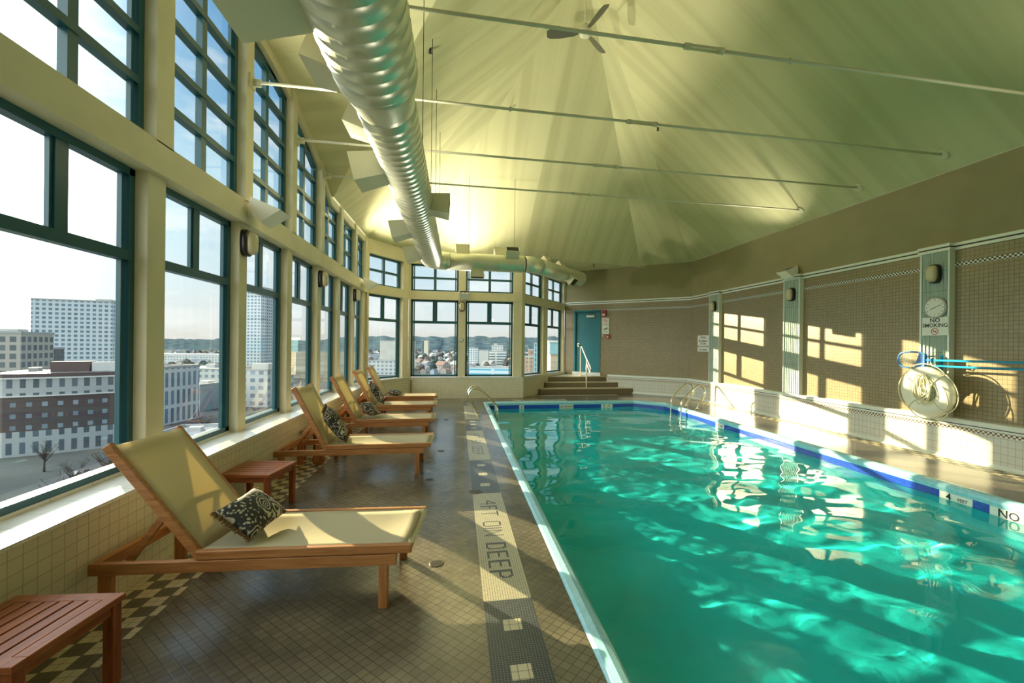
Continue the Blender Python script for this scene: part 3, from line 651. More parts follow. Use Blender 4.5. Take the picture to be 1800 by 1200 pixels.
# steps and platform up to the door
def steps():
    # front edges along X at rising depth; ends follow the bay wall (left) and the door wall ledge (right)
    def xl(y): return P3[0] + (y - P3[1]) * (P4[0] - P3[0]) / (P4[1] - P3[1]) - .0
    def xr(y): return P4[0] + (P4[1] - y) * (P5[0] - P4[0]) / (P4[1] - P5[1]) + .02
    M_RISE = tile('brown step tile', (.20, .155, .09), (.17, .13, .075), (.09, .07, .04), .025, .05, .002, rough=.4)
    M_NOSE = tile('step nosing', (.52, .46, .29), (.48, .42, .26), (.3, .26, .17), .05, .05, .002, rough=.35)
    M_TREAD = tile('tread tile', (.62, .57, .40), (.58, .53, .37), (.2, .17, .1), .05, .05, .002, rough=.35)
    r = empty('floor_steps', kind='structure')
    ed = [(13.45, 0, .178), (13.80, .178, .345), (14.10, .345, .51)]
    for k, (y, z0, z1) in enumerate(ed):
        yb = ed[k + 1][0] if k < 2 else 15.2
        x0, x1 = xl(y) + .12 + .25 * (2 - k) * 0, xr(y) - .16
        b = MB()
        if k < 2: poly = [(x0, y, -.02), (x1, y, -.02), (x1, yb + .05, -.02), (x0 , yb + .05, -.02)]
        else: poly = [(xl(y) + .02, y, -.02), (x1, y, -.02), (P4[0] + .03, P4[1] - .0, -.02)]
        n = len(poly); z1_ = z1 - .022
        vs = poly + [(a, b_, z1_) for a, b_, c in poly]
        b.add(vs, [(i, (i + 1) % n, n + (i + 1) % n, n + i) for i in range(n)] + [tuple(range(n, 2 * n))], 0); b.build('riser', M_RISE, r)
        t = MB(); vs = [(a, b_, z1_) for a, b_, c in poly] + [(a, b_, z1) for a, b_, c in poly]
        t.add(vs, [(i, (i + 1) % n, n + (i + 1) % n, n + i) for i in range(n)] + [tuple(range(n, 2 * n))], 0); t.build('tread', M_TREAD, r)
steps()

# ------------------------------------------------------------------ ceiling
def ceiling():
    mb = MB(); A = APEX; e = EAVE; AB = Vector((A.x, YB, A.z))
    def tri(*p): mb.add(p, [tuple(range(len(p)))])
    k1, k2, e5 = Vector((*P1, e)), Vector((*P2, e)), Vector((*P5, e)); k3 = Vector((*P3, e)); E = Vector((5.9, 13.5, e - .02))
    # streaks on each facet run down the slope: uv is set per facet below
    facets = []
    sl = (A.z - e) / (A.x - XL)
    # left slope with the arched dormer cut out
    y0, y1 = ARC_C - 3.3, ARC_C + 3.3; xv = XL + 3.3 / 1.44; zv = e + sl * (xv - XL)
    V = Vector((xv, ARC_C, zv)); W0 = Vector((XL, y0, e)); W1 = Vector((XL, y1, e))
    facets.append(([k1, A, V, W1], Vector((0, 1, 0)))); facets.append(([A, AB, V], Vector((0, 1, 0)))); facets.append(([AB, Vector((XL, YB, e)), W0, V], Vector((0, 1, 0))))
    facets.append(([k1, k2, A], (k2 - k1).normalized())); facets.append(([k2, k3, A], Vector((1, 0, 0)))); facets.append(([k3, E, A], Vector((1, 0, 0))))
    facets.append(([E, e5, A], (e5 - E).normalized())); facets.append(([e5, Vector((XR, YB, e)), AB, A], Vector((0, 1, 0))))
    # dormer: level lines from the arch to the valley
    n = 16; sec = []
    for i in range(n + 1):
        y = y0 + (y1 - y0) * i / n; x = XL + (3.3 - abs(y - ARC_C)) / 1.44
        sec.append((Vector((XL - .03, y, arch(y))), Vector((x, y, e + sl * (x - XL)))))
    for (a, b), (c, d) in zip(sec, sec[1:]): facets.append(([a, b, d, c] if (a - b).length > 1e-3 else [a, d, c], Vector((0, 1, 0))))
    # flat soffit over the door alcove, with its small drop edge
    so = e + .015
    facets.append(([Vector((P3[0], P3[1] - .0, so)), Vector((*P4, so)), Vector((E.x, E.y, so))], Vector((1, 0, 0))))
    facets.append(([k3, E, Vector((E.x, E.y, so)), Vector((P3[0], P3[1], so))], Vector((1, 0, 0))))
    me = bpy.data.meshes.new('ceiling'); vs = []; fs = []; ax = []
    for p, u in facets:
        fs.append(list(range(len(vs), len(vs) + len(p)))); vs += p; ax.append(u)
    me.from_pydata([tuple(v) for v in vs], [], fs); uv = me.uv_layers.new(name='UVMap')
    for pl, u in zip(me.polygons, ax):
        nrm = pl.normal; w = nrm.cross(u).normalized()
        for li in pl.loop_indices:
            co = me.vertices[me.loops[li].vertex_index].co; uv.data[li].uv = (co.dot(u), co.dot(w))
    me.materials.append(M_CEIL)
    o = bpy.data.objects.new('ceiling', me); COL.objects.link(o); o['kind'] = 'structure'
ceiling()

# ------------------------------------------------------------------ sun loungers and pillows
def lounger(name='sun_lounger', tx=-1.665, tz=.945):
    r = empty(name)
    Lh, Wd = 1.74, .62
    for y in (.0, Wd - .035):
        MB().box(-Lh, -.085, y, y + .035, .25, .315).build('side_rail', M_TEAKX, r, bevel=.004)
        MB().box(-.185, -.135, y - .001, y + .044, .0, .25).build('leg', M_TEAKZ, r, bevel=.003)
        MB().box(-1.69, -1.625, y + .002, y + .04, .0, .25).build('leg', M_TEAKZ, r, bevel=.003)
        MB().box(-1.19, 0, y + .002, y + .040, .318, .368).build('seat_rail', M_TEAKX, r, bevel=.005)
    MB().box(-Lh, -Lh + .045, .035, Wd - .035, .25, .315).build('crossbar', M_TEAKY, r, bevel=.004)
    MB().box(-.20, -.15, .035, Wd - .035, .255, .31).build('crossbar', M_TEAKY, r, bevel=.004)
    MB().box(-.035, -.005, .04, Wd - .04, .318, .340).build('seat_end_bar', M_TEAKY, r, bevel=.005)
    hm = MB(); hm.add([(-.030, .04 + .54 * k / 8, .366 - .016 * sin(pi * k / 8) + dz) for k in range(9) for dz in (0,)] + [(.006, .04 + .54 * k / 8, .360 - .016 * sin(pi * k / 8)) for k in range(9)] + [(.004, .04 + .54 * k / 8, .338) for k in range(9)], [(i, i + 1, i + 10, i + 9) for i in range(8)] + [(i + 9, i + 10, i + 19, i + 18) for i in range(8)], 0, True); hm.build('sling_hem', pbr('sling hem', (.74, .68, .52), .8), r, recalc=False)
    for y in (Wd - .07,):
        w = MB(); w.tube([(-1.42, y - .02, .075), (-1.42, y + .02, .075)], .075, 18, 0, True); w.tube([(-1.42, y - .03, .075), (-1.42, y + .03, .075)], .02, 8); wo = w.build('wheel', M_TEAKZ, r)
        MB().box(-1.445, -1.395, y + (.024 if y < .3 else -.054), y + (.054 if y < .3 else -.024), .06, .27).build('wheel_bracket', M_TEAKZ, r)
    # sling, sagging a little between the rails
    def sling(fn, n0, n1, nm, th=.004):
        mb = MB(); vs = [fn(i / n0, j / n1) for j in range(n1 + 1) for i in range(n0 + 1)]; k = len(vs)
        nrm = (Vector(fn(1, 0)) - Vector(fn(0, 0))).cross(Vector(fn(0, 1)) - Vector(fn(0, 0))).normalized() * th
        vs2 = [tuple(Vector(v) + nrm) for v in vs]; fs = []
        g = lambda i, j: j * (n0 + 1) + i
        for j in range(n1):
            for i in range(n0): fs += [(g(i, j), g(i + 1, j), g(i + 1, j + 1), g(i, j + 1)), (k + g(i, j), k + g(i, j + 1), k + g(i + 1, j + 1), k + g(i + 1, j))]
        for j in range(n1): fs += [(g(0, j), g(0, j + 1), k + g(0, j + 1), k + g(0, j)), (g(n0, j), k + g(n0, j), k + g(n0, j + 1), g(n0, j + 1))]
        for i in range(n0): fs += [(g(i, 0), k + g(i, 0), k + g(i + 1, 0), g(i + 1, 0)), (g(i, n1), g(i + 1, n1), k + g(i + 1, n1), k + g(i, n1))]
        mb.add(vs + vs2, fs, 0, True); return mb.build(nm, M_SLING, r)
    sling(lambda u, v: (-.02 - 1.165 * u, .036 + (Wd - .072) * v, .362 - .030 * sin(pi * v) * min(1, 6 * u + .15, 6 * (1 - u) + .4)), 16, 8, 'seat_sling')
    hx, hz = -1.19, .335
    d = Vector((tx - hx, 0, tz - hz)); bl = d.length; d.normalize(); nb = Vector((d.z, 0, -d.x))   # nb faces the sitter
    b0 = Vector((hx, 0, hz)) - d * .03
    for y in (.042, Wd - .042):
        MB().bar(tuple(b0 + Vector((0, y, 0))), tuple(b0 + d * (bl + .05) + Vector((0, y, 0))), .034, .05, tuple(nb)).build('back_rail', M_TEAKX, r, bevel=.004)
    for q in (.02, bl - .01):
        c = b0 + d * (q + .02) - nb * .022; MB().bar((c.x, .055, c.z), (c.x, Wd - .055, c.z), .03, .04, tuple(nb)).build('back_crossbar', M_TEAKY, r, bevel=.004)
    def bk(u, v):
        p = b0 + d * (.03 + (bl - .0) * u) + nb * (.026 - .035 * sin(pi * v) * min(1, 5 * u + .2, 5 * (1 - u) + .3)); return (p.x, .055 + (Wd - .11) * v, p.z)
    sling(bk, 12, 8, 'back_sling')
    for y in (.10, Wd - .10):
        a = b0 + d * .34 - nb * .02
        MB().bar((a.x, y, a.z), (-1.60, y, .285), .025, .04).build('back_strut', M_TEAKX, r, bevel=.003)
    MB().tube([(b0 + d * .34 - nb * .03 + Vector((0, .06, 0))), (b0 + d * .34 - nb * .03 + Vector((0, Wd - .06, 0)))], .012, 8).build('strut_rod', M_TEAKY, r)
    return r
def pillow(proto=None):
    r = empty('pillow')
    n = 20; Wp, Hp, T = .21, .135, .068
    def pt(u, v, sgn):
        e = (max(0, 1 - abs(u) ** 3.2) * max(0, 1 - abs(v) ** 3.2)) ** .42
        pin = 1 - .06 * (1 - abs(v) ** 2) * 0
        cx = 1 - .07 * (1 - u * u) ; 
        return (v * Wp * (1 - .05 * (1 - v * v)) * (1 - .04 * (1 - u * u)), u * Hp * (1 - .06 * (1 - v * v)), sgn * T * e)
    mb = MB()
    for sg in (1, -1):
        vs = [pt(-1 + 2 * j / n, -1 + 2 * i / n, sg) for j in range(n + 1) for i in range(n + 1)]
        mb.add(vs, [(j * (n + 1) + i, j * (n + 1) + i + 1, (j + 1) * (n + 1) + i + 1, (j + 1) * (n + 1) + i) for j in range(n) for i in range(n)], 0, True)
    mb.build('cushion', M_PAIS, r)
    for sx in (-1, 1):
        f = MB(); rr = random.Random(3)
        for k in range(34):
            y = -Hp + 2 * Hp * k / 33; 
            p0 = Vector((sx * Wp * .985, y * .98, 0)); p1 = p0 + Vector((sx * (.03 + rr.random() * .012), (rr.random() - .5) * .012, -.006 + rr.random() * .012))
            f.tube([p0, (p0 + p1) / 2 + Vector((0, 0, .004)), p1], [.0045, .005, .003], 5)
        f.build('fringe', M_FRINGE, r)
    return r
L0 = lounger(); L1 = lounger(tx=-1.535, tz=1.01); P0 = pillow()
LG = 'teak sun loungers along the windows'; PG = 'paisley pillows on the loungers'
lspec = [((-.255, 2.65), -4.5, 'teak sun lounger with cream sling nearest of the row, its foot beside the depth lettering'),
         ((-.30, 5.33), -1.0, 'second teak sun lounger of the row, behind the red side table'),
         ((-.35, 7.08), 0, 'third teak sun lounger of the row, with a small pillow lying on its seat'),
         ((-.40, 8.72), 0, 'fourth teak sun lounger of the row, its pillow propped upright before the far one'),
         ((-.43, 10.15), 0, 'farthest teak sun lounger, standing next to the tiled bay wall')]
# pillow poses in lounger coordinates: centre, euler (x, y, z) degrees
pspec = [((-1.045, .31, .467), (0, 0, 90), 38, 'paisley pillow with brown fringe on the nearest lounger'),
         ((-1.145, .27, .575), (0, 0, 14), 58, 'tilted paisley pillow leaning on the back of the second lounger'),
         ((-1.03, .31, .492), (0, 0, 80), 44, 'small paisley pillow low on the third lounger seat'),
         ((-1.15, .30, .575), (0, 0, 8), 58, 'paisley pillow standing upright against the fourth lounger back'),
         ((-.98, .31, .425), (0, 0, 90), 12, 'paisley pillow lying flat on the farthest lounger')]
for i, ((x, y), rz, lab) in enumerate(lspec):
    o = L0 if i == 0 else L1 if i == 1 else copy_tree(L1)
    o.location = (x, y, 0); o.rotation_euler = (0, 0, radians(rz)); tag(o, lab, 'sun lounger', LG)
    c, e, tilt, plab = pspec[i]
    p = P0 if i == 0 else copy_tree(P0)
    Mw = Matrix.Translation((x, y, 0)) @ Matrix.Rotation(radians(rz), 4, 'Z') @ Matrix.Translation(c) @ Matrix.Rotation(radians(tilt), 4, 'Y') @ Matrix.Rotation(radians(e[2]), 4, 'Z')
    p.matrix_world = Mw; tag(p, plab, 'pillow', PG)

# ------------------------------------------------------------------ slatted side tables
def table():
    r = empty('side_table'); a = .235; h = .39
    for sx in (-1, 1):
        MB().box(min(sx * a, sx * (a - .055)), max(sx * a, sx * (a - .055)), -a, a, h - .028, h).build('top_frame', M_TABX, r, bevel=.003)
        MB().box(-a + .055, a - .055, min(sx * a, sx * (a - .055)), max(sx * a, sx * (a - .055)), h - .028, h).build('top_frame', M_TABX, r, bevel=.003)
        MB().box(-a + .05, a - .05, min(sx * (a - .02), sx * (a - .04)), max(sx * (a - .02), sx * (a - .04)), h - .075, h - .028).build('apron', M_TABX, r)
        MB().box(min(sx * (a - .02), sx * (a - .04)), max(sx * (a - .02), sx * (a - .04)), -a + .05, a - .05, h - .075, h - .028).build('apron', M_TABX, r)
        for sy in (-1, 1):
            MB().box(min(sx * (a - .01), sx * (a - .055)), max(sx * (a - .01), sx * (a - .055)), min(sy * (a - .01), sy * (a - .055)), max(sy * (a - .01), sy * (a - .055)), 0, h - .028).build('leg', M_TABZ, r, bevel=.003)
    n = 6; w = (2 * a - .11) / n
    for k in range(n):
        y = -a + .055 + k * w; MB().box(-a + .055, a - .055, y + .005, y + w - .005, h - .024, h - .002).build('slat', M_TABX, r, bevel=.002)
    return r
T0 = table(); TG = 'slatted side tables between the loungers'
for i, ((x, y), rz, lab) in enumerate([((-1.75, 2.10), 84, 'slatted wooden side table cut off by the near corner, in front of the nearest lounger'),
        ((-1.80, 4.42), -9, 'red teak side table behind the nearest lounger backrest'),
        ((-1.77, 6.40), -2, 'slatted side table just behind the second lounger'),
        ((-1.74, 8.20), 0, 'slatted side table behind the third lounger, against the knee wall'),
        ((-1.74, 9.78), 0, 'farthest slatted side table, between the last two loungers')]):
    o = T0 if i == 0 else copy_tree(T0); o.location = (x, y, 0); o.rotation_euler = (0, 0, radians(rz)); tag(o, lab, 'side table', TG)

# ------------------------------------------------------------------ ductwork
DX, DZ, DYF = -.60, 3.52, 10.6
def duct():
    r = empty('spiral_air_duct', label='big galvanised spiral air duct hanging along the window wall and across the far bay', cat='air duct')
    def run(p0, p1, rad, nm, pitch=.13, n=28):
        p0, p1 = Vector(p0), Vector(p1); L = (p1 - p0).length; k = max(1, int(L / pitch)); pts = []; rs = []
        d = (p1 - p0) / L
        for i in range(k):
            q = L * i / k; e = L / k
            for a, rr in ((0, rad), (e * .86, rad), (e * .90, rad + .0045), (e * .96, rad + .0045)): pts.append(p0 + d * (q + a)); rs.append(rr)
        pts.append(p1); rs.append(rad)
        return MB().tube(pts, rs, n).build(nm, M_DUCT, r)
    run((DX, YB + .1, DZ), (DX, 3.25, DZ), .295, 'spiral_section')
    MB().tube([(DX, 3.25, DZ), (DX, 3.30, DZ), (DX, 3.62, DZ), (DX, 3.68, DZ)], [.295, .298, .243, .24], 28).build('reducer', M_DUCT, r)
    run((DX, 3.68, DZ), (DX, DYF - .40, DZ), .24, 'spiral_section')
    def elbow(pts, rad): MB().tube(pts, rad, 24).build('elbow', M_DUCT, r)
    c = Vector((DX + .40, DYF - .40, DZ)); pts = [c + Vector((-.40 * cos(t), .40 * sin(t), 0)) for t in [pi / 2 * i / 6 for i in range(7)]]
    elbow(pts, [.24 - .035 * i / 6 for i in range(7)])
    xe = 1.60
    run((DX + .40, DYF, DZ), (xe, DYF, DZ), .205, 'spiral_section', .5)
    e0 = Vector((xe, DYF, DZ)); e1 = Vector((xe + .32, DYF + .16, DZ + .01)); fin = Vector((3.62, 12.72, 3.56)); dd = (fin - e1).normalized()
    elbow([e0, e0.lerp(e1, .5) + Vector((.03, -.05, 0)), e1, e1 + dd * .1], .205)
    run(e1 + dd * .1, fin, .20, 'spiral_section', .6)
    MB().tube([fin, fin + dd * .02], [.207, .207], 24).build('end_cap', M_DUCT, r)
    def reg(base, out, along, ln, w, h, flare=.05):
        # boot from the duct side ending in a louvred mouth
        base, o, a = Vector(base), Vector(out).normalized(), Vector(along).normalized(); u = o.cross(a).normalized()
        q = lambda s, i, j, k=1.0: base + o * s + a * (i * ln / 2 * k) + u * (j * w / 2 * k)
        f = (q(0, -1, -1, .8), q(0, 1, -1, .8), q(0, 1, 1, .8), q(0, -1, 1, .8)); g = [q(h, i, j) for i, j in ((-1, -1), (1, -1), (1, 1), (-1, 1))]
        g2 = [q(h, i, j, .86) for i, j in ((-1, -1), (1, -1), (1, 1), (-1, 1))]; g3 = [q(h - .03, i, j, .86) for i, j in ((-1, -1), (1, -1), (1, 1), (-1, 1))]
        m = MB(); m.add(list(f) + g + g2 + g3, [(0, 1, 5, 4), (1, 2, 6, 5), (2, 3, 7, 6), (3, 0, 4, 7), (4, 5, 9, 8), (5, 6, 10, 9), (6, 7, 11, 10), (7, 4, 8, 11), (8, 9, 13, 12), (9, 10, 14, 13), (10, 11, 15, 14), (11, 8, 12, 15)])
        b = m.build('register_boot', M_REG, r)
        l = MB(); l.add(g3, [(0, 1, 2, 3)])
        for k in range(5):
            t = -.7 + 1.4 * k / 4; l.bar(q(h - .012, -.84, t * .86), q(h - .012, .84, t * .86), .016, .006, tuple(o))
        l.build('louvre', M_REGD, b)
    def side(y, sgn, ang, ln=.34, w=.26, h=.26, rad=.24):
        o = Vector((sgn * cos(radians(ang)), 0, sin(radians(ang)))); reg(Vector((DX, y, DZ)) + o * (rad - .07), o, (0, 1, 0), ln, w, h + .04)
    side(2.55, -1, -8, .45, .32, .40, .295); side(3.45, -1, 20, .4, .30, .24, .27); side(4.35, -1, 22, .36, .26, .22)
    side(5.0, -1, -14, .40, .30, .32); side(6.3, 1, -4, .36, .28, .26); side(7.55, -1, -14, .38, .28, .30); side(9.45, -1, -16, .38, .30, .30); side(8.2, -1, 18, .3, .25, .2)
    reg((.10, DYF, DZ + .14), (0, .55, .83), (1, 0, 0), .34, .24, .28); reg((1.02, DYF + .02, DZ + .13), (0, .6, .8), (1, 0, 0), .32, .24, .26)
    reg((1.28, DYF - .06, DZ + .08), (0, -.62, .78), (1, 0, 0), .34, .24, .30); reg((.45, DYF - .02, DZ - .12), (0, -.05, -1), (1, 0, 0), .34, .24, .25)
    al = Vector((dd.x, dd.y, 0)); sd = Vector((-al.y, al.x, 0)).normalized()
    for f, o in ((.30, sd * .6 + Vector((0, 0, .8))), (.62, sd * .6 + Vector((0, 0, .8))), (.62, -sd * .75 - Vector((0, 0, .66)))):
        p = e1.lerp(fin, f); o = o.normalized(); reg(p + o * .12, o, al, .32, .24, .26)
    slp = (APEX.z - EAVE) / (APEX.x - XL); slf = (APEX.z - EAVE) / (12.65 - APEX.y)
    for y in (1.2, 4.7, 6.2, 7.4, 8.9):
        for sx in (-.0,):
            zc = EAVE + slp * (DX + .22 - XL); MB().tube([(DX + .22, y, DZ + .12), (DX + .22, y, zc + .02)], .004, 6).build('hanger_wire', M_REGD, r)
    for x, dy in ((.25, 0), (1.35, 0)):
        MB().tube([(x, DYF, DZ + .2), (x, DYF, EAVE + slf * (12.65 - DYF) + .02)], .004, 6).build('hanger_wire', M_REGD, r)
duct()

# ------------------------------------------------------------------ tie rods, fan, sprinklers
def rods():
    ends = ['first tie rod overhead, nearest of the four painted rods', 'second painted tie rod across the ceiling, counted from the near end', 'third painted tie rod across the ceiling, counted from the near end', 'farthest of the four painted tie rods across the ceiling']
    slr = (APEX.z - EAVE) / (XR - APEX.x); z = 4.33
    for k, y in enumerate((3.74, 5.13, 6.47, 7.76)):
        xe = XR - (z - EAVE) / slr - .01
        r = empty('tie_rod', (0, y, z), label=ends[k], cat='tie rod', group='tie rods across the ceiling')
        MB().tube([(XL - .02, 0, 0), (2.06, 0, 0)], .0155, 10).build('rod', M_ROD, r)
        MB().tube([(2.42, 0, 0), (xe + .03, 0, 0)], .0155, 10).build('rod', M_ROD, r)
        t = MB(); t.box(2.09, 2.39, -.028, -.018, -.012, .012); t.box(2.09, 2.39, .018, .028, -.012, .012)
        t.tube([(2.04, 0, 0), (2.10, 0, 0)], .03, 8); t.tube([(2.38, 0, 0), (2.44, 0, 0)], .03, 8); t.build('turnbuckle', M_ROD, r)
        sn = Vector((-slr, 0, -1)).normalized(); e = MB(); p = Vector((xe + .02, 0, .02)); e.tube([p + sn * -.02, p + sn * .05], [.085, .07], 14); e.build('ceiling_plate', M_ROD, r)
        b = MB(); b.box(XL - .01, XL + .02, -.06, .06, -.07, .07); b.box(XL + .02, XL + .10, -.012, .012, -.05, .03); b.build('wall_bracket', M_ROD, r)
rods()
def fan():
    z = 6.92; r = empty('ceiling_fan', (APEX.x, APEX.y, z), label='dark three bladed ceiling fan on a long rod at the roof peak', cat='ceiling fan')
    MB().tube([(0, 0, .05), (0, 0, APEX.z - z)], .014, 8).build('down_rod', M_ROD, r)
    MB().tube([(0, 0, -.10), (0, 0, -.07), (0, 0, .03), (0, 0, .09), (0, 0, .12)], [.05, .10, .11, .07, .03], 18).build('motor', M_ROD, r)
    dk = pbr('fan blade', (.10, .10, .065), .35)
    for a in (14, 134, 254):
        a = radians(a + 30); d = Vector((cos(a), sin(a), 0)); s = Vector((-sin(a), cos(a), 0)); up = Vector((0, 0, 1)); b = MB(); pts = []
        prof = [(.12, .03), (.2, .055), (.45, .075), (.6, .07), (.66, .045)]
        vs = []
        for q, w in prof:
            for sg in (-1, 1):
                for tz in (0, .008): vs.append(tuple(d * q + s * (sg * w) + up * (sg * w * .45 + tz - .02)))
        fs = []
        for i in range(len(prof) - 1):
            o = i * 4; fs += [(o, o + 4, o + 6, o + 2), (o + 1, o + 3, o + 7, o + 5), (o, o + 1, o + 5, o + 4), (o + 2, o + 6, o + 7, o + 3)]
        fs += [(0, 2, 3, 1), (16, 17, 19, 18)]
        b.add(vs, fs); b.build('blade', dk, r)
fan()

# ------------------------------------------------------------------ wall lamps and uplights
def bulkhead(p, rz, lab):
    r = empty('bulkhead_light', p, rz, lab, 'wall lamp', 'oval bulkhead wall lamps')     # local +x out of the wall
    def oval(w, h, n=24): return [(w * (abs(cos(t)) ** .6) * (1 if cos(t) >= 0 else -1), h * (abs(sin(t)) ** .75) * (1 if sin(t) >= 0 else -1)) for t in [2 * pi * i / n for i in range(n)]]
    def loft(secs, m, nm):
        b = MB(); vs = []; n = 24
        for x, w, h in secs: vs += [(x, a, c) for a, c in oval(w, h)]
        fs = [(i * n + k, i * n + (k + 1) % n, (i + 1) * n + (k + 1) % n, (i + 1) * n + k) for i in range(len(secs) - 1) for k in range(n)]
        b.add(vs, fs, 0, True); b.add(vs[:n], [tuple(range(n))[::-1]]); b.add(vs[-n:], [tuple(range(n))]); b.build(nm, m, r)
    loft([(0, .085, .14), (.05, .085, .14), (.06, .078, .132)], M_BLACK, 'housing')
    loft([(.058, .070, .122), (.10, .068, .118), (.122, .058, .10), (.130, .040, .075)], M_LENS, 'lens')
for p, rz, lab in (((-2.25, 5.115, 2.60), 0, 'oval bulkhead lamp on the window column nearest the camera, below a white uplight'),
                   ((-2.25, 7.71, 2.60), 0, 'middle oval bulkhead lamp of three along the window columns'),
                   ((-2.25, 10.14, 2.60), 0, 'farthest oval bulkhead lamp on the window columns'),
                   ((.12, 12.66, 2.62), -pi / 2, 'oval bulkhead lamp on the post between the two far windows'),
                   ((6.965, 5.32, 2.66), pi, 'oval bulkhead lamp above the round clock'),
                   ((6.965, 8.13, 2.67), pi, 'oval bulkhead lamp on the middle aqua tiled pillar'),
                   ((6.965, 10.97, 2.66), pi, 'oval bulkhead lamp on the farthest aqua tiled pillar')):
    bulkhead(p, rz, lab)
UPL = 26
def uplight(p, rz, lab, power=UPL):
    r = empty('uplight', p, rz, lab, 'uplight', 'white wedge uplights')
    A, B, C = (.07, .14), (.36, .02), (.16, -.12)
    arc = [A] + [(.07 + .0 - .05 * sin(pi * t) + (.16 - .07) * t, .14 - .26 * t - .02 * sin(pi * t)) for t in (.2, .4, .6, .8)] + [C]
    prof = arc + [B]; n = len(prof); w = .14
    b = MB(); vs = [(x, -w, z) for x, z in prof] + [(x, w, z) for x, z in prof]
    b.add(vs, [tuple(range(n)), tuple(range(n, 2 * n))[::-1]] + [(i, i + 1, n + i + 1, n + i) for i in range(n - 1)])
    b.build('body', M_WPL, r)
    u = Vector((B[0] - A[0], 0, B[1] - A[1])); nn = Vector((-u.z, 0, u.x)).normalized()
    g = MB(); a0 = Vector((A[0], 0, A[1])) + nn * -.02 + u * .06; a1 = Vector((A[0], 0, A[1])) + nn * -.02 + u * .94
    g.add([tuple(a0 + Vector((0, -w + .012, 0))), tuple(a1 + Vector((0, -w + .012, 0))), tuple(a1 + Vector((0, w - .012, 0))), tuple(a0 + Vector((0, w - .012, 0)))], [(0, 1, 2, 3)])
    for k in range(6):
        q = a0.lerp(a1, (k + .5) / 6) + nn * .012; g.bar((q.x, -w + .012, q.z), (q.x, w - .012, q.z), .006, .02, tuple(nn))
    g.build('grille', M_REGD, r)
    k = MB(); k.tube([(0, 0, .0), (.03, 0, .0)], .045, 14); k.tube([(.0, 0, 0), (.10, 0, .0)], .02, 10); k.build('bracket', M_WPL, r)
    rim = MB(); 
    li = bpy.data.lights.new('uplight_lamp', 'AREA'); li.shape = 'RECTANGLE'; li.size = .24; li.size_y = .24; li.energy = power; li.color = (1, .92, .72); li.spread = radians(105)
    lo = bpy.data.objects.new('uplight_lamp', li); COL.objects.link(lo); lo.parent = r
    lo.location = tuple(Vector(((A[0] + B[0]) / 2, 0, (A[1] + B[1]) / 2)) + nn * .02); lo.rotation_euler = Vector((.70, 0, .71)).to_track_quat('-Z', 'Y').to_euler()
for p, rz, lab in (((-2.2, 5.115, 2.92), 0, 'white wedge uplight on the window beam, nearest the camera'),
                   ((-2.2, 10.70, 2.92), 0, 'white wedge uplight at the far end of the window beam'),
                   ((.19, 12.65, 2.93), -pi / 2, 'white wedge uplight between the two far windows'),
                   ((XR, 8.15, 3.12), pi, 'white wedge uplight with open grille above the middle pillar')):
    uplight(p, rz, lab, {2.92: 26, 2.93: 34, 3.12: 10}[p[2]] + (24 if p[1] == 10.70 else 0))
# unseen uplights added out of view to fill the hall with light
for p, rz, lab in (((-2.2, -.35, 2.92), 0, 'added unseen white wedge uplight on the window beam behind the camera'), ((XR, 2.46, 3.12), pi, 'added unseen white wedge uplight above the near pillar'), ((XR, -3.2, 3.12), pi, 'added unseen white wedge uplight on the mosaic wall behind the camera'), ((2.4, YB, 3.12), pi / 2, 'added unseen white wedge uplight on the back wall')):
    uplight(p, rz, lab, 8)

# ------------------------------------------------------------------ pool ladders, stair rail
def arc_pts(ctrl, n=8):
    # Catmull-Rom through control points
    P = [Vector(c) for c in ctrl]; P = [P[0] * 2 - P[1]] + P + [P[-1] * 2 - P[-2]]; out = []
    for i in range(1, len(P) - 2):
        for k in range(n):
            t = k / n; a, b, c, d = P[i - 1], P[i], P[i + 1], P[i + 2]
            out.append(.5 * ((2 * b) + (c - a) * t + (2 * a - 5 * b + 4 * c - d) * t * t + (3 * b - a - 3 * c + d) * t ** 3))
    out.append(P[-2]); return out
def ladder(x0, sg, y, gap, lab):
    r = empty('pool_ladder', (x0, y, 0), label=lab, cat='pool ladder', group='steel pool ladders')
    for dy in (0, gap):
        pts = arc_pts([(-.40 * sg, dy, 0), (-.44 * sg, dy, .10), (-.585 * sg, dy, .34), (-.605 * sg, dy, .46), (-.53 * sg, dy, .575), (-.42 * sg, dy, .585), (-.30 * sg, dy, .50), (-.07 * sg, dy, .28), (-.01 * sg, dy, .20), (.02 * sg, dy, .08), (.02 * sg, dy, -.25), (.02 * sg, dy, -.95)])
        MB().tube(pts, .0205, 12).build('rail', M_STEEL, r)
        MB().tube([(-.40 * sg, dy, .001), (-.40 * sg, dy, .012), (-.40 * sg, dy, .02)], [.05, .048, .03], 16).build('deck_flange', M_STEEL, r)
    for z in (-.42, -.70):
        MB().box(min(-.02 * sg, .07 * sg), max(-.02 * sg, .07 * sg), .0, gap, z - .015, z + .015).build('tread', M_WPL, r)
ladder(.86, 1, 9.55, .50, 'steel pool ladder on the lounger side, beside the far depth lettering')
ladder(5.45, -1, 9.92, .52, 'steel pool ladder on the mosaic wall side of the pool')
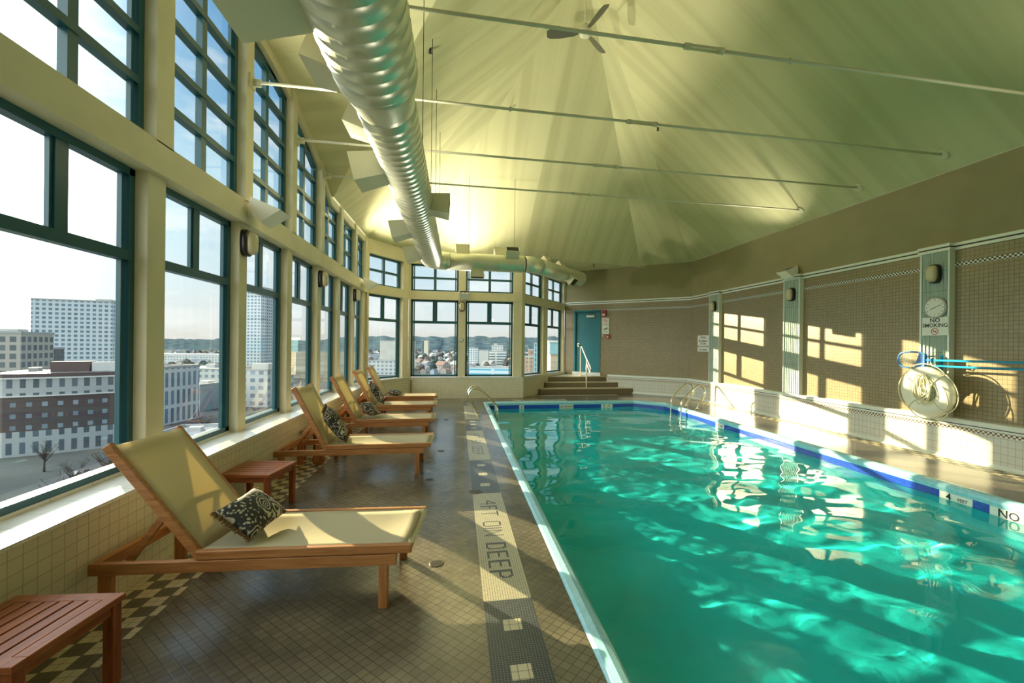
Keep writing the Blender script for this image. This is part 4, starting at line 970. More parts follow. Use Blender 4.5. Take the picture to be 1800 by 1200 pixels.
def stair_rail():
    x = 4.13; r = empty('stair_handrail', (x, 13.62, .178), label='white painted handrail rising on the brown tiled steps to the teal door', cat='handrail')
    w = pbr('white painted steel', (.80, .76, .62), .3)
    o = lambda y, z: (0, y - 13.62, z - .178)
    pts = arc_pts([o(14.32, .515), o(14.32, .9), o(14.32, 1.34), o(14.30, 1.47), o(14.20, 1.49), o(14.0, 1.37), o(13.62, 1.12), o(13.25, .90), o(13.16, .82), o(13.17, .74), o(13.24, .71), o(13.45, .86), o(13.62, .98)], 6)
    MB().tube(pts, .021, 10).build('rail', w, r); MB().tube([o(13.62, .18), o(13.62, 1.12)], .021, 10).build('post', w, r)
    MB().tube([o(13.62, .179), o(13.62, .19)], .045, 14).build('foot_flange', w, r); MB().tube([o(14.32, .511), o(14.32, .522)], .045, 14).build('foot_flange', w, r)
    MB().tube([o(13.158, .80), o(13.162, .75)], .026, 10).build('grip', M_BLACK, r)
stair_rail()

# ------------------------------------------------------------------ things on the mosaic wall
RW = (radians(90), 0, -pi / 2)     # text on the right wall faces -x
def plate(name, p, w, h, rz, lab, cat, mat=M_SIGN, th=.006, group=None):
    # local x along the sign, local y out of the wall is -y (text faces -y), z up
    r = empty(name, p, rz, lab, cat, group)
    MB().box(-w / 2, w / 2, -th, 0, -h / 2, h / 2).build('board', mat, r, bevel=.002)
    return r
def prohibition(r, cx, cz, R, y, ring=M_REDINK):
    b = MB(); n = 28
    for k in range(n):
        a0, a1 = 2 * pi * k / n, 2 * pi * (k + 1) / n
        b.add([(cx + R * cos(a0), y, cz + R * sin(a0)), (cx + R * cos(a1), y, cz + R * sin(a1)), (cx + R * .83 * cos(a1), y, cz + R * .83 * sin(a1)), (cx + R * .83 * cos(a0), y, cz + R * .83 * sin(a0)), (cx + R * cos(a0), y + .002, cz + R * sin(a0)), (cx + R * cos(a1), y + .002, cz + R * sin(a1)), (cx + R * .83 * cos(a1), y + .002, cz + R * .83 * sin(a1)), (cx + R * .83 * cos(a0), y + .002, cz + R * .83 * sin(a0))], [(0, 1, 2, 3), (4, 5, 6, 7), (0, 1, 5, 4), (2, 3, 7, 6)])
    b.bar((cx - R * .6, y + .0008, cz + R * .6), (cx + R * .6, y + .0008, cz - R * .6), .002, R * .17, (1, 0, 1)); b.build('prohibition_ring', ring, r)
    c = MB(); c.box(cx - R * .55, cx + R * .3, y + .0006, y + .0022, cz - R * .12, cz + R * .08); c.box(cx + R * .34, cx + R * .45, y + .0006, y + .0022, cz - R * .12, cz + R * .08)
    c.tube([(cx + R * .42, y + .001, cz + R * .14), (cx + R * .34, y + .001, cz + R * .28), (cx + R * .44, y + .001, cz + R * .42)], R * .04, 5); c.build('cigarette_symbol', M_INK, r)
TX = (radians(90), 0, 0)
s = plate('no_smoking_sign', (6.955, 5.32, 1.885), .36, .27, -pi / 2, 'white NO SMOKING sign with a red ring, under the round clock', 'sign')
text_mesh('lettering', 'NO', .088, M_INK, s, (-.0, -.0065, .085), TX); text_mesh('lettering', 'SMOKING', .078, M_INK, s, (0, -.0065, .012), TX); prohibition(s, .0, -.075, .05, -.0085)
s = plate('lifeguard_sign', (7.045, 11.65, 1.64), .58, .47, -pi / 2, 'white warning sign about no lifeguard, left of the farthest pillar', 'sign')
for t, z, sz in (('Warning', .185, .075), ('No Lifeguard', .075, .085), ('On Duty', -.005, .085), ('Swim at Own Risk', -.085, .075), ('NO DIVING', -.185, .08)): text_mesh('lettering', t, sz, M_INK, s, (0, -.0065, z), TX)
u = MB(); u.box(-.20, .20, -.0075, -.006, .128, .134); u.build('rule', M_INK, s)
def clock():
    r = empty('wall_clock', (6.965, 5.31, 2.16), -pi / 2, 'round white wall clock above the NO SMOKING sign', 'clock'); R = .155
    MB().tube([(0, 0, 0), (0, -.022, 0), (0, -.03, 0)], [R, R, R - .008], 36).build('rim', pbr('grey metal rim', (.38, .38, .32), .3, metal=.6), r)
    MB().tube([(0, -.03, 0), (0, -.037, 0)], R - .02, 36).build('face', M_SIGN, r)
    for k in range(12):
        a = pi / 2 - 2 * pi * (k + 1) / 12; text_mesh('numeral', str(k + 1), .028, M_INK, r, ((R - .042) * cos(a), -.0375, (R - .042) * sin(a)), TX, depth=.0004)
    for nm, L, a, w in (('hour_hand', .06, 205, .008), ('minute_hand', .095, 22, .006)):
        a = radians(a); MB().bar((0, -.039, 0), (L * cos(a), -.039, L * sin(a)), .002, w, (-sin(a), 0, cos(a))).build(nm, M_INK, r)
clock()
def life_ring():
    r = empty('life_ring', (6.76, 5.27, .925), 0, 'white life ring with coiled rope hanging on the pillar below the pool net', 'life ring')
    R, a, b = .255, .115, .075; b_ = MB(); n, m = 40, 16; ti = radians(-6); vs = []
    rot = Matrix.Rotation(ti, 3, 'Y')
    for i in range(n):
        t = 2 * pi * i / n
        for k in range(m):
            q = 2 * pi * k / m; rr = R + a * cos(q); vs.append(tuple(rot @ Vector((b * sin(q), rr * cos(t), rr * sin(t)))))
    fs = [(i * m + k, i * m + (k + 1) % m, ((i + 1) % n) * m + (k + 1) % m, ((i + 1) % n) * m + k) for i in range(n) for k in range(m)]
    b_.add(vs, fs, 0, True); b_.build('ring', M_RING, r)
    g = MB()
    for k in range(4):
        t0 = pi / 4 + k * pi / 2
        t = t0; g.tube([tuple(rot @ Vector(((b + .004) * sin(q), (R + (a + .004) * cos(q)) * cos(t), (R + (a + .004) * cos(q)) * sin(t)))) for q in [2 * pi * j / 16 for j in range(17)]], .008, 6, caps=False)
        pts = []
        for j in range(13):
            t = t0 + pi / 2 * j / 12; rr = R + a + .012 + (.05 if k in (0,) else .03) * sin(pi * j / 12); pts.append(tuple(rot @ Vector((-.01, -rr * cos(t), rr * sin(t) - .02 * sin(pi * j / 12)))))
        g.tube(pts, .008, 6)
    g.build('grab_line', M_ROPE, r)
    rr = random.Random(5); c = MB()
    for k in range(9):
        cy_, w, dn = (rr.random() - .5) * .14, .06 + rr.random() * .07, .15 + rr.random() * .28; x = -.10 - k * .004; pts = []
        for j in range(25):
            t = 2 * pi * j / 24; pts.append((x + .01 * sin(3 * t + k), cy_ + w * sin(t) * (0.6 + .4 * sin(t / 2)), .24 - dn * (1 - cos(t)) / 2 + .01 * rr.random()))
        c.tube(arc_pts(pts, 2), .0075, 6, caps=False)
    c.build('coiled_rope', M_ROPE, r)
    h = MB(); h.tube(arc_pts([(-.09, 0, .22), (-.05, .01, .27), (-.0, 0, .315)], 4), .016, 8); h.tube(arc_pts([(-.02, -.02, .31), (-.06, -.10, .22), (-.09, -.30, .05), (-.09, -.33, -.2), (-.08, -.1, -.38), (-.06, .12, -.36)], 5), .0075, 6); h.build('rope_tail', M_ROPE, r)
    k = MB(); k.tube([(.205, 0, .30), (.02, 0, .30), (-.02, 0, .31), (-.025, 0, .335)], .010, 8); k.box(.185, .205, -.02, .02, .25, .335); k.build('hook', pbr('yellow hook', (.65, .42, .05), .4), r)
life_ring()
def skimmer():
    r = empty('pool_skimmer_net', (6.80, 5.33, 1.385), 0, 'blue pool skimmer net on a long pole, laid along the wall above the life ring', 'pool net')
    fr = MB(); loop = arc_pts([(0, .0, .02), (0, .03, .095), (0, .18, .118), (0, .34, .10), (0, .40, .03), (0, .39, -.06), (0, .32, -.115), (0, .16, -.125), (0, .03, -.09), (0, .0, .0)], 5)
    fr.tube(loop, .012, 8); fr.bar((0, .005, -.09), (0, .005, .09), .02, .05); fr.build('net_frame', M_BLUEN, r)
    n = MB()
    for k in range(15):
        y = .03 + .35 * k / 14; hh = .10 * sqrt(max(.05, 1 - ((y - .2) / .215) ** 2)) ; n.tube([(0, y, -hh), (.02, y, 0), (0, y, hh)], .0012, 4)
    for k in range(11):
        z = -.10 + .2 * k / 10; n.tube([(0, .02, z), (.02, .2, z), (0, .385, z)], .0012, 4)
    n.build('net_mesh', M_WPL, r)
    nb = MB(); nb.add([(.012, .03, -.09), (.012, .17, -.11), (.012, .10, .10), (.012, .03, .09)], [(0, 1, 2, 3)]); nb.add([(.02, .03, -.09), (.02, .17, -.11), (.02, .10, .10), (.02, .03, .09)], [(0, 1, 2, 3)]); nb.build('net_pocket', M_BLUEN, r)
    h = MB(); h.tube([(0, .0, 0), (0, -.12, 0)], .017, 8); h.tube([(0, -.08, -.03), (0, -.08, .03)], .012, 8); h.build('handle_socket', M_BLUEN, r)
    MB().tube([(0, -.08, 0), (0, -3.6, .03)], .0155, 10).build('pole', M_BLUEP, r)
    r2 = empty('pool_pole', (6.84, 5.30, 1.30), 0, 'plain blue pole hung on the wall hooks just below the skimmer pole', 'pole')
    MB().tube([(0, 0, 0), (0, -3.4, .03)], .0155, 10).build('pole', M_BLUEP, r2); MB().tube([(0, .02, 0), (0, -.02, 0)], .019, 10).build('end_cap', pbr('yellow cap', (.6, .45, .05), .4), r2)
    r3 = empty('pole_hook', (6.965, 5.23, 1.36), 0, 'small blue hook on the pillar carrying the two blue poles', 'hook')
    k = MB(); k.box(-.012, 0, -.015, .015, -.10, .11); k.tube([(-.01, 0, -.014), (-.18, 0, -.014), (-.195, 0, .02)], .006, 8); k.tube([(-.01, 0, -.086), (-.15, 0, -.086), (-.16, 0, -.05)], .006, 8); k.build('bracket', M_BLUEP, r3)
skimmer()

# ------------------------------------------------------------------ signs and alarms beside the door
def on_door_wall(s, z): 
    p = loc_d(s, .004, z); return tuple(p)
RZD = atan2(P5[1] - P4[1], P5[0] - P4[0])
s = plate('smoking_sign', on_door_wall(1.585, 2.36), .25, .27, RZD, 'white no smoking sign by the teal door, upper of the two', 'sign'); prohibition(s, 0, .035, .075, -.009); text_mesh('lettering', 'NO SMOKING', .034, M_INK, s, (0, -.0065, -.085), TX)
s = plate('diving_sign', on_door_wall(1.585, 2.08), .25, .27, RZD, 'white sign with a black diver by the teal door, lower of the two', 'sign')
d = MB(); d.ell((.055, -.009, .075), (.018, .002, .018)); d.tube([(.045, -.008, .06), (-.03, -.008, .02), (-.085, -.008, .04)], [.012, .017, .009], 6); d.tube([(.03, -.008, .05), (.095, -.008, .015)], .007, 6); d.build('diver_symbol', M_INK, s)
text_mesh('lettering', 'NO DIVING', .036, M_INK, s, (0, -.0065, -.055), TX); 
r = empty('fire_alarm', on_door_wall(1.53, 2.66), RZD, 'red fire alarm sounder high beside the teal door', 'alarm')
MB().box(-.075, .075, -.05, 0, -.11, .11).build('housing', M_RED, r, bevel=.006); MB().box(-.05, .05, -.056, -.05, -.085, -.03).build('strobe', M_SIGN, r)
for k in range(4): MB().box(-.05, .05, -.053, -.05, .0 + k * .022, .01 + k * .022).build('sounder_slot', M_INK, r)
r = empty('fire_pull_station', on_door_wall(1.68, 1.855), RZD, 'small red fire pull station below the door signs', 'alarm')
MB().box(-.055, .055, -.045, 0, -.07, .07).build('housing', M_RED, r, bevel=.005); t = MB(); t.box(-.035, .035, -.052, -.045, -.012, .012); t.box(-.012, .012, -.052, -.045, -.04, .02); t.build('pull_handle', M_SIGN, r)
r = empty('key_switch', on_door_wall(1.50, 1.91), RZD, 'small grey key switch left of the red pull station', 'switch')
MB().box(-.04, .04, -.02, 0, -.055, .055).build('plate', pbr('grey plate', (.45, .43, .35), .4), r, bevel=.003); MB().tube([(0, -.02, 0), (0, -.03, 0)], .015, 12).build('lock', M_STEEL, r)
r = empty('thermostat', (.115, 12.66, 1.66), 0, 'small round thermostat on the post between the far windows', 'thermostat')
MB().tube([(0, 0, 0), (0, -.02, 0), (0, -.035, 0)], [.055, .055, .045], 20).build('housing', pbr('grey plastic', (.40, .42, .38), .35), r); MB().tube([(0, -.034, 0), (0, -.04, 0)], .028, 16).build('dial', M_SIGN, r)

# sprinklers on the ceiling
def facet_z(x, y): return min(EAVE + (APEX.z - EAVE) / (APEX.x - XL) * (x - XL), EAVE + (APEX.z - EAVE) / (XR - APEX.x) * (XR - x), EAVE + (APEX.z - EAVE) / (12.65 - APEX.y) * (12.65 - y))
for (x, y), lab in (((-.42, 6.35), 'dark sprinkler head on the ceiling right beside the big duct'), ((4.85, 5.75), 'dark sprinkler head on the right ceiling slope, nearest the mosaic wall rods'), ((1.05, 9.2), 'dark sprinkler head on the far ceiling slope above the far windows'), ((4.25, 8.9), 'dark sprinkler head on the right ceiling slope near its far crease')):
    z = facet_z(x, y); r = empty('sprinkler_head', (x, y, z), 0, lab, 'sprinkler', 'sprinkler heads')
    b = MB(); b.tube([(0, 0, .03), (0, 0, -.03)], .018, 8); b.build('pipe_stub', M_BLACK, r); b = MB(); b.tube([(0, 0, -.03), (0, 0, -.055)], [.012, .02], 8); b.tube([(0, 0, -.058), (0, 0, -.062)], .028, 10); b.build('deflector', M_BLACK, r)
r = empty('sprinkler_head', (4.3, 13.5, EAVE + .015), 0, 'dark sprinkler head under the flat soffit by the door', 'sprinkler', 'sprinkler heads')
b = MB(); b.tube([(0, 0, 0), (0, 0, -.06)], .016, 8); b.build('pipe_stub', M_BLACK, r); b = MB(); b.tube([(0, 0, -.06), (0, 0, -.09)], [.012, .025], 8); b.build('deflector', M_BLACK, r)

# deck drains
for (x, y), lab, rad in (((-.13, 3.15), 'round slotted drain in the deck near the foot of the nearest lounger', .05), ((-.30, 5.10), 'dark round drain beside the foot leg of the second lounger', .05), ((-.22, 6.45), 'dark round drain on the deck by the third lounger foot', .05), ((-.21, 9.1), 'dark round drain on the deck by the fourth lounger foot', .05), ((.20, 4.62), 'dark round cover at the near end of the navy mosaic strip', .075)):
    r = empty('deck_drain', (x, y, 0), 0, lab, 'drain', 'drains in the deck')
    MB().tube([(0, 0, -.005), (0, 0, .003), (0, 0, .004)], [rad, rad, rad - .004], 20).build('plate', pbr('drain metal', (.14, .13, .10), .4, metal=.5), r)
    g = MB()
    for k in range(5): yy = (-.6 + .3 * k) * rad; hw = rad * .8 * sqrt(1 - (yy / rad) ** 2); g.box(-hw, hw, yy - .003, yy + .003, .004, .0046)
    g.build('slot', M_INK, r)

# depth markers on the waterline
def marker(p, rz, w, items, lab):
    r = empty('depth_marker', p, rz, lab, 'depth marker', 'tile depth markers on the waterline')
    MB().box(-w / 2, w / 2, -.004, .001, -.052, .052).build('white_tiles', M_SIGN, r)
    for t, sz, dx, dz in items: text_mesh('lettering', t, sz, M_INK, r, (dx, -.0045, dz), TX)
zc = -.132
marker((PX1 - .001, 3.99, zc), -pi / 2, .33, [('4', .11, -.07, 0), ('FEET', .048, .07, 0)], 'white tile marker reading 4 FEET on the right pool edge')
marker((PX1 - .001, 3.30, zc), -pi / 2, .74, [('NO DIVING', .115, 0, 0)], 'white tile marker reading NO DIVING on the right pool edge, cut by the frame')
marker((PX1 - .001, 8.45, zc), -pi / 2, .30, [('4', .10, -.07, 0), ('FEET', .045, .07, 0)], 'small white tile marker reading 4 FEET near the right ladder')
marker((1.72, PY1 - .001, zc), 0, .13, [('5', .10, 0, 0)], 'white tile marker with a single 5 on the far pool edge')
marker((2.96, PY1 - .001, zc), 0, .40, [('NO DIVING', .075, 0, 0)], 'white tile marker reading NO DIVING at the middle of the far pool edge')
marker((4.12, PY1 - .001, zc), 0, .33, [('5', .10, -.08, 0), ('FT', .07, .06, 0)], 'white tile marker reading 5 FT at the right end of the far pool edge')

# ------------------------------------------------------------------ the city outside
GZ = -29.0
M_GROUND = pbr('city ground', (.16, .17, .15), .9, spec=0, noise_=.35, nscale=.02)
M_ROAD = pbr('asphalt', (.10, .10, .105), .85, noise_=.15, nscale=.5)
MB().box(-2500, 3000, -1500, 4200, GZ - 1, GZ).build('ground_city', M_GROUND, kind='structure')
C_ = cos(radians(10.06)); S_ = sin(radians(10.06))
def at(px, D):   # ground position seen in direction px at depth D (layout helper)
    u = (px - 940) / 767; return Vector((D * (u * C_ + S_), D * (C_ - u * S_), 0))
def building(name, c, w, dp, top, rz, mwall, lab, group=None, roofm=None, cat='building', units=(), base=None, tower=None):
    h = top - GZ; r = empty(name, (c.x, c.y, GZ), rz, lab, cat, group)
    MB().box(-w / 2, w / 2, -dp / 2, dp / 2, 0, h).build('facade', mwall, r)
    rm = roofm or pbr('flat roof', (.40, .42, .42), .8)
    p = MB(); t = .4; p.box(-w / 2 - .2, w / 2 + .2, -dp / 2 - .2, -dp / 2 + t, h, h + .9); p.box(-w / 2 - .2, w / 2 + .2, dp / 2 - t, dp / 2 + .2, h, h + .9); p.box(-w / 2 - .2, -w / 2 + t, -dp / 2, dp / 2, h, h + .9); p.box(w / 2 - t, w / 2 + .2, -dp / 2, dp / 2, h, h + .9); p.build('parapet', rm, r)
    MB().box(-w / 2 + t, w / 2 - t, -dp / 2 + t, dp / 2 - t, h, h + .15).build('roof', rm, r)
    for ux, uy, uw, ud, uh in units: MB().box(ux - uw / 2, ux + uw / 2, uy - ud / 2, uy + ud / 2, h, h + uh).build('rooftop_unit', pbr('roof plant', (.50, .50, .47), .7), r)
    return r
F_WHITE = facade('white tower facade', (.58, .64, .68), (.10, .17, .22), 3.1, 2.9, .55)
F_DARK = facade('dark glass block', (.10, .12, .14), (.05, .07, .09), 3, 3.2, .8, .3)
F_BEIGE = facade('beige office facade', (.46, .44, .38), (.10, .12, .13), 3.4, 3.6, .62)
F_BRICK = facade('brown brick facade', (.115, .08, .075), (.22, .27, .30), 2.9, 3.0, .36)
F_STONE = facade('pale stone storey', (.50, .51, .49), (.09, .11, .13), 2.4, 4.3, .46)
F_GLASS = facade('pale glass tower', (.42, .58, .62), (.16, .32, .38), 2.4, 3.4, .72, .25)
F_LOW = facade('pale low building', (.60, .61, .58), (.18, .24, .28), 4.0, 3.6, .5)
F_TAN = facade('tan brick facade', (.46, .30, .20), (.16, .15, .15), 2.6, 2.9, .5)
F_BAND = facade('banded office', (.68, .72, .72), (.07, .11, .14), 30, 3.3, .45)
YAW = -radians(10.06)
c = at(143, 300); building('apartment_tower', c, 40, 22, 27.5, radians(14), F_WHITE, 'tall white apartment tower seen through the nearest big window', units=[(-6, 0, 14, 10, 1.2), (12, 2, 8, 8, 2.5)])
c = at(8, 190); building('office_block', c, 22, 20, 4.0, radians(10), F_BEIGE, 'beige gridded office block at the left edge of the nearest window', units=[(3, 0, 6, 6, 2)])
c = at(46, 235); building('office_block', c, 22, 18, -3.5, radians(8), F_DARK, 'dark windowless block left of the white apartment tower')
def brick_building():
    # curved brown building with pale stone attic and ground floor
    r = empty('brick_building', tuple(at(120, 118)) [:2] + (GZ,), YAW + radians(30), 'brown brick building with pale stone bands below the white apartment tower', 'building')
    pts = []; R = 60; 
    outer = [(-15.5, 4), (-15, 1), (-12, 0)] + [(-12 + 27 * k / 8, 6.5 * (k / 8) ** 2) for k in range(1, 9)]
    inner = [(15, 20), (-15.5, 20)]
    poly = outer + inner
    def layer(z0, z1, m, nm, o=0):
        b = MB(); pp = [(x * (1 + o * .008), y - o * .35 if i < len(outer) else y, z0) for i, (x, y) in enumerate(poly)]; b.prism(pp, (0, 0, z1 - z0)); return b.build(nm, m, r)
    layer(0, 6.5, F_STONE, 'stone_base'); layer(6.5, 15.5, F_BRICK, 'brick_storeys'); layer(15.5, 15.9, M_SILL, 'stone_band', 1); layer(15.9, 20.2, F_STONE, 'stone_attic'); layer(20.2, 20.6, M_SILL, 'cornice', 1); layer(20.6, 21.6, F_BRICK, 'parapet')
    b = MB(); b.box(-6, 2, 8, 13, 21.6, 24.4); b.build('rooftop_unit', pbr('brown plant', (.16, .11, .10), .8), r); b = MB(); b.box(2.5, 9.5, 8, 12, 21.6, 24.2); b.build('rooftop_unit', M_SILL, r)
    b = MB()
    for k in range(5): b.box(-12 + k * 5, -10 + k * 5, 13, 16, 21.6, 22.6 + (k * 7 % 3) * .3)
    b.build('roof_vents', pbr('roof plant', (.50, .50, .47), .7), r)
brick_building()
c = at(-6, 128); building('office_block', c, 9, 12, -9.5, radians(20), F_DARK, 'dark low block in front of the beige office block')
c = at(303, 165); building('white_building', c, 7, 18, -8.5, YAW, facade('white ribbed facade', (.66, .68, .66), (.12, .18, .22), 2.6, 6.5, .5), 'white ribbed building at the left of the second window')
c = at(345, 290); building('warehouse', c, 60, 40, -16, YAW, F_LOW, 'long pale low warehouse seen through the second window', units=[(-10, 0, 5, 5, 2), (8, 4, 6, 4, 2.4)])
c = at(350, 200); building('warehouse', c, 18, 22, -18, YAW, pbr('blue grey cladding', (.30, .38, .42), .7), 'blue grey shed in the middle of the second window', units=[(4, 0, 4, 4, 1.6)])
c = at(340, 620); building('warehouse', c, 150, 60, -17, YAW, F_LOW, 'wide pale hall far off in the second window')
c = at(358, 112); building('flat_roofed_shed', c, 18, 18, -22, YAW + .2, pbr('white roof sheet', (.62, .68, .70), .6), 'white flat roofed shed low in the second window', units=[(-3, 3, 3, 2, 1.2), (5, -4, 2, 3, 1)])
c = at(441, 420); building('glass_tower', c, 13, 20, 52, YAW, F_GLASS, 'slim pale blue glass tower, taller half, in the third window')
c = at(459, 400); building('glass_tower', c, 13, 22, 50, YAW, F_WHITE, 'gridded white tower beside the pale glass tower in the third window')
c = at(463, 215); building('office_block', c, 18, 22, -12, YAW, F_LOW, 'low grey block at the foot of the towers in the third window', units=[(0, 0, 8, 5, 3)])
c = at(700, 520); building('pale_block', c, 34, 26, 4.0, YAW, pbr('pale concrete', (.60, .60, .54), .8, noise_=.08, nscale=.1), 'pale blank block seen through the first far window')
c = at(683, 430); building('pale_block', c, 40, 22, -16, YAW, F_LOW, 'low pale building below the blank block in the first far window')
c = at(750, 760); building('slim_tower', c, 7, 9, 6.5, YAW, pbr('warm concrete', (.66, .60, .48), .8), 'slim pale slab tower in the left far window')
c = at(745, 770); building('slim_tower', c, 3.2, 9, 7.5, YAW, F_DARK, 'dark narrow stair tower on the left of the slim slab tower')
c = at(832, 600); building('office_block', c, 14, 12, -4, YAW, F_WHITE, 'white striped block at the left of the right far window')
c = at(851, 545); building('office_block', c, 12, 10, -6.5, YAW, pbr('grey panel', (.55, .56, .52), .7), 'blank grey block in the middle of the right far window')
c = at(873, 570); building('office_block', c, 26, 16, -8, YAW, F_BAND, 'white and dark banded office in the right far window', units=[(3, 0, 6, 6, 2.5)])
c = at(875, 660); building('office_block', c, 17, 14, 0, YAW, F_LOW, 'pale stepped block behind the banded office', units=[(-3, 0, 5, 6, 3)])
c = at(870, 425); building('long_low_building', c, 46, 18, -21, YAW - .12, facade('blue banded hall', (.62, .72, .76), (.06, .38, .50), 60, 4.2, .3), 'long low white and turquoise building in the right far window', units=[(-6, 0, 3, 3, 1.2), (10, 0, 4, 3, 1.2)])
c = at(931, 300); building('apartment_block', c, 6.4, 9, -7, YAW, F_TAN, 'tan brick apartment block, lower half, in the narrow bay window')
c = at(938, 325); building('apartment_block', c, 8, 9, -2.5, YAW, F_TAN, 'taller tan brick apartment block behind its lower half')
c = at(948, 290); building('office_block', c, 7, 10, 2.0, YAW, facade('teal glass block', (.45, .62, .62), (.05, .16, .22), 1.6, 3.2, .7), 'blue glass block right of the tan brick apartments')
def brick_neighbour():
    r = empty('neighbour_wing', tuple(at(1068, 34))[:2] + (GZ,), YAW + .15, 'sunlit cream brick wing close outside the last bay window', 'building')
    MB().box(-4.5, 4.5, 0, 2.5, 0, 29.85).build('brick_wall', tile('cream brick', (.60, .50, .34), (.55, .45, .30), (.40, .34, .24), .9, .45, .03, rough=.8, off=.5), r)
    MB().box(-4.6, 4.6, -.1, 2.6, 29.85, 30.75).build('glass_band', pbr('teal glass band', (.30, .55, .58), .2), r); MB().box(-4.7, 4.7, -.2, 2.7, 30.75, 30.9).build('coping', M_SILL, r)
brick_neighbour()
# hills on the skyline
def hills():
    b = MB(); rr = random.Random(11); vs = []; n = 220
    H0 = 2200
    for row, (D, hh) in enumerate(((1500, 0), (2000, 26), (2400, 40), (2900, 55))):
        for i in range(n + 1):
            px = -300 + 1500 * i / n + 0.0; p = at(px, D)
            k = noise.noise(Vector((i * .06, row * 3.1, 2))) * .5 + noise.noise(Vector((i * .25, row, 5))) * .25
            left = 0.62 + .38 * min(1, max(0, (px - 560) / 120)); bump = rr.random() * 9 if row else 0
            vs.append((p.x, p.y, GZ - 2 + (hh * left * (1 + k) + bump * left if row else 0) + (0 if not row else 20 * left)))
    fs = [(r_ * (n + 1) + i, r_ * (n + 1) + i + 1, (r_ + 1) * (n + 1) + i + 1, (r_ + 1) * (n + 1) + i) for r_ in range(3) for i in range(n)]
    b.add(vs, fs, 0, True); b.build('hills', pbr('wooded hills', (.075, .115, .135), .95, spec=0, noise_=.5, nscale=.03), kind='structure')  # bluish haze of distance put into the hill colour
hills()
# the valley town: houses and trees, each an object of its own
def house_proto(cw, cr_, nm):
    r = empty('house'); b = MB(); b.box(-6, 6, -5, 5, 0, 6.5); b.add([(-6, -5, 6.5), (-6, 5, 6.5), (-6, 0, 9.6)], [(0, 1, 2)]); b.add([(6, -5, 6.5), (6, 5, 6.5), (6, 0, 9.6)], [(0, 2, 1)])
    b.build('walls', facade('house wall ' + nm, cw, (.12, .15, .18), 3, 3.1, .4), r); rf = MB(); rf.add([(-6.5, -5.6, 6.2), (6.5, -5.6, 6.2), (6.5, 0, 9.8), (-6.5, 0, 9.8), (6.5, 5.6, 6.2), (-6.5, 5.6, 6.2)], [(0, 1, 2, 3), (3, 2, 4, 5)]); rf.build('roof', pbr('house roof ' + nm, cr_, .8), r, recalc=False)
    return r
protos = [house_proto((.68, .68, .64), (.30, .31, .33), 'white'), house_proto((.55, .50, .42), (.42, .25, .18), 'cream'), house_proto((.45, .55, .62), (.22, .24, .27), 'blue')]
HL = ['white house with grey roof in the distant town seen through the far windows', 'cream house with reddish roof in the distant town seen through the far windows', 'pale blue house with dark roof in the distant town seen through the far windows']
HGp = ['white houses of the distant town', 'cream houses of the distant town', 'pale blue houses of the distant town']
TAKEN = [(o.location.x, o.location.y, max(max(abs(v[0]) for v in c.bound_box) for c in o.children if c.type == 'MESH') * 1.25 + 3) for o in COL.objects if o.get('category') == 'building']
def free(p, rad):
    return all((p.x - a) ** 2 + (p.y - b_) ** 2 > (rad + r_) ** 2 for a, b_, r_ in TAKEN)
def spot(gen, rad):
    for _ in range(60):
        p = gen()
        if free(p, rad): break
    else: return None
    TAKEN.append((p.x, p.y, rad)); return p
rr = random.Random(21); used = [0, 0, 0]
for k in range(330):
    q = rr.choice((0, 0, 1, 2)); sc = rr.uniform(.5, 1.1)
    p = spot((lambda: at(rr.uniform(640, 962), 432 + 900 * rr.random() ** 1.7)) if k < 300 else (lambda: at(rr.uniform(300, 385), 500 + 700 * rr.random())), 8.2 * sc)
    if p is None: continue
    o = protos[q] if not used[q] else copy_tree(protos[q]); used[q] = 1
    o.location = (p.x, p.y, GZ); o.rotation_euler = (0, 0, rr.uniform(0, 3.1)); o.scale = (sc, sc, sc * rr.uniform(.8, 1.2)); tag(o, HL[q], 'house', HGp[q])
def tree_proto(col, nm):
    r = empty('tree'); b = MB(); rr2 = random.Random(len(nm)); nu, nv = 12, 8; vs = []
    for j in range(nv + 1):
        t = pi * j / nv
        for i in range(nu):
            a = 2 * pi * i / nu; q = 1 + .45 * noise.noise(Vector((cos(a) * 1.7, sin(a) * 1.7, j * .6 + len(nm)))); vs.append((4.2 * q * sin(t) * cos(a), 4.2 * q * sin(t) * sin(a), 6.2 + 4.6 * q * cos(t)))
    b.add(vs, [(j * nu + i, (j + 1) * nu + i, (j + 1) * nu + (i + 1) % nu, j * nu + (i + 1) % nu) for j in range(nv) for i in range(nu)]); b.build('crown', pbr('tree crown ' + nm, col, .95, noise_=.5, nscale=.6), r)
    MB().tube([(0, 0, 0), (0, 0, 4)], [.45, .3], 6).build('trunk', pbr('tree trunk', (.06, .05, .045), .9), r); return r
tp = [tree_proto((.055, .085, .075), 'dark green'), tree_proto((.13, .12, .11), 'bare brown')]
TLb = ['dark green tree among the houses of the distant town', 'bare brown winter tree among the houses of the distant town']; TGp = ['dark green trees of the distant town', 'bare trees of the distant town']; used = [0, 0]
for k in range(380):
    q = rr.randrange(2); sc = rr.uniform(.5, 1.15)
    p = spot((lambda: at(rr.uniform(638, 965), 430 + 1050 * rr.random() ** 1.5)) if k < 350 else (lambda: at(rr.uniform(300, 385), 300 + 700 * rr.random())), 5.2 * sc)
    if p is None: continue
    o = tp[q] if not used[q] else copy_tree(tp[q]); used[q] = 1
    o.location = (p.x, p.y, GZ); o.scale = (sc, sc, sc * rr.uniform(.8, 1.25)); o.rotation_euler = (0, 0, rr.uniform(0, 6)); tag(o, TLb[q], 'tree', TGp[q])
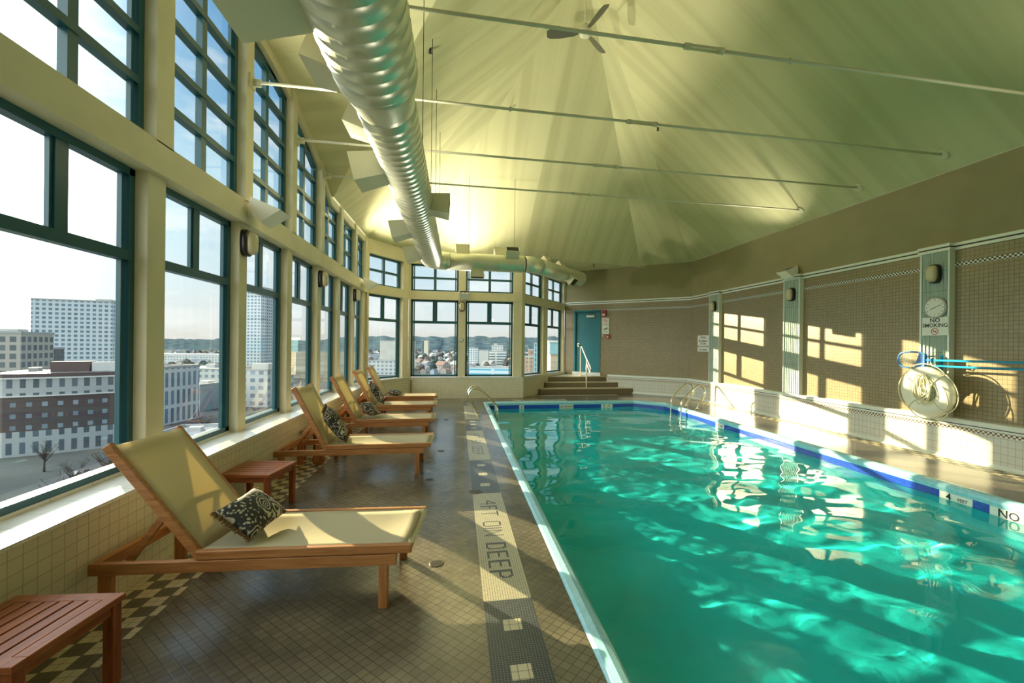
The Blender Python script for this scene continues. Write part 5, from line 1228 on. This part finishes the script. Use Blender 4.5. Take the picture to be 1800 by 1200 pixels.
# street below the nearest window, with parked cars and bare trees
st0 = at(-60, 62); st1 = at(240, 112); dv = (st1 - st0).normalized(); nv_ = Vector((dv.y, -dv.x, 0)); b = MB()
pa, pb = st0 - dv * 60, st1 + dv * 120
b.add([tuple(pa - nv_ * 9 + Vector((0, 0, GZ + .05))), tuple(pb - nv_ * 9 + Vector((0, 0, GZ + .05))), tuple(pb + nv_ * 9 + Vector((0, 0, GZ + .05))), tuple(pa + nv_ * 9 + Vector((0, 0, GZ + .05)))], [(0, 1, 2, 3)]); b.build('road', M_ROAD, kind='structure')
def car_proto():
    r = empty('car'); b = MB(); prof = [(-2.2, .35), (2.2, .35), (2.25, .75), (1.3, .92), (.7, 1.42), (-1.2, 1.45), (-1.9, 1.0), (-2.2, .9)]
    b.prism([(x, -.88, z) for x, z in prof], (0, 1.76, 0)); b.build('body', pbr('silver car paint', (.45, .47, .50), .25, metal=.4), r, bevel=.06)
    g = MB(); g.prism([(x, -.9, z) for x, z in ((1.15, .95), (.66, 1.36), (-1.15, 1.39), (-1.75, 1.0))], (0, 1.8, 0)); g.build('window_glass', M_BLACK, r)
    for x in (-1.35, 1.4):
        for y in (-.82, .82): MB().tube([(x, y - .1, .32), (x, y + .1, .32)], .32, 12).build('wheel', M_BLACK, r)
    return r
c0 = car_proto()
for k in range(9):
    o = c0 if k == 0 else copy_tree(c0); p = st0 + dv * (4 + 6.2 * k) + nv_ * (4.8 if k % 3 else -4.8); o.location = (p.x, p.y, GZ + .05); o.rotation_euler = (0, 0, atan2(dv.y, dv.x)); tag(o, 'silver car on the street far below the nearest big window', 'car', 'cars on the street below')
def bare_tree():
    r = empty('bare_tree'); q = random.Random(4); t = MB(); t.tube([(0, 0, 0), (0, 0, 3.2)], [.22, .16], 6); t.build('trunk', pbr('bare bark', (.09, .075, .065), .9), r); b = MB()
    for k in range(26):
        a = q.uniform(0, 6.28); z0 = q.uniform(1.8, 3.2); L = q.uniform(2, 4.2); p = Vector((0, 0, z0)); d = Vector((cos(a) * .75, sin(a) * .75, 1)).normalized(); e = p + d * L; b.tube([p, p.lerp(e, .5) + Vector((q.uniform(-.3, .3), q.uniform(-.3, .3), 0)), e], [.09, .05, .015], 4)
        for j in range(4):
            m = p.lerp(e, q.uniform(.35, .95)); f = m + Vector((q.uniform(-1, 1), q.uniform(-1, 1), q.uniform(.2, 1.2))); b.tube([m, f], [.03, .008], 3)
    b.build('branches', pbr('bare bark', (.09, .075, .065), .9), r); return r
bt = bare_tree()
for k, (px, D) in enumerate(((80, 101), (133, 86), (190, 95), (108, 76), (318, 128), (360, 140))):
    o = bt if k == 0 else copy_tree(bt); p = at(px, D); o.location = (p.x, p.y, GZ); o.scale = (1, 1, 1.1); o.rotation_euler = (0, 0, k); tag(o, 'bare brown street tree beside the road below the windows', 'tree', 'bare street trees below the windows')
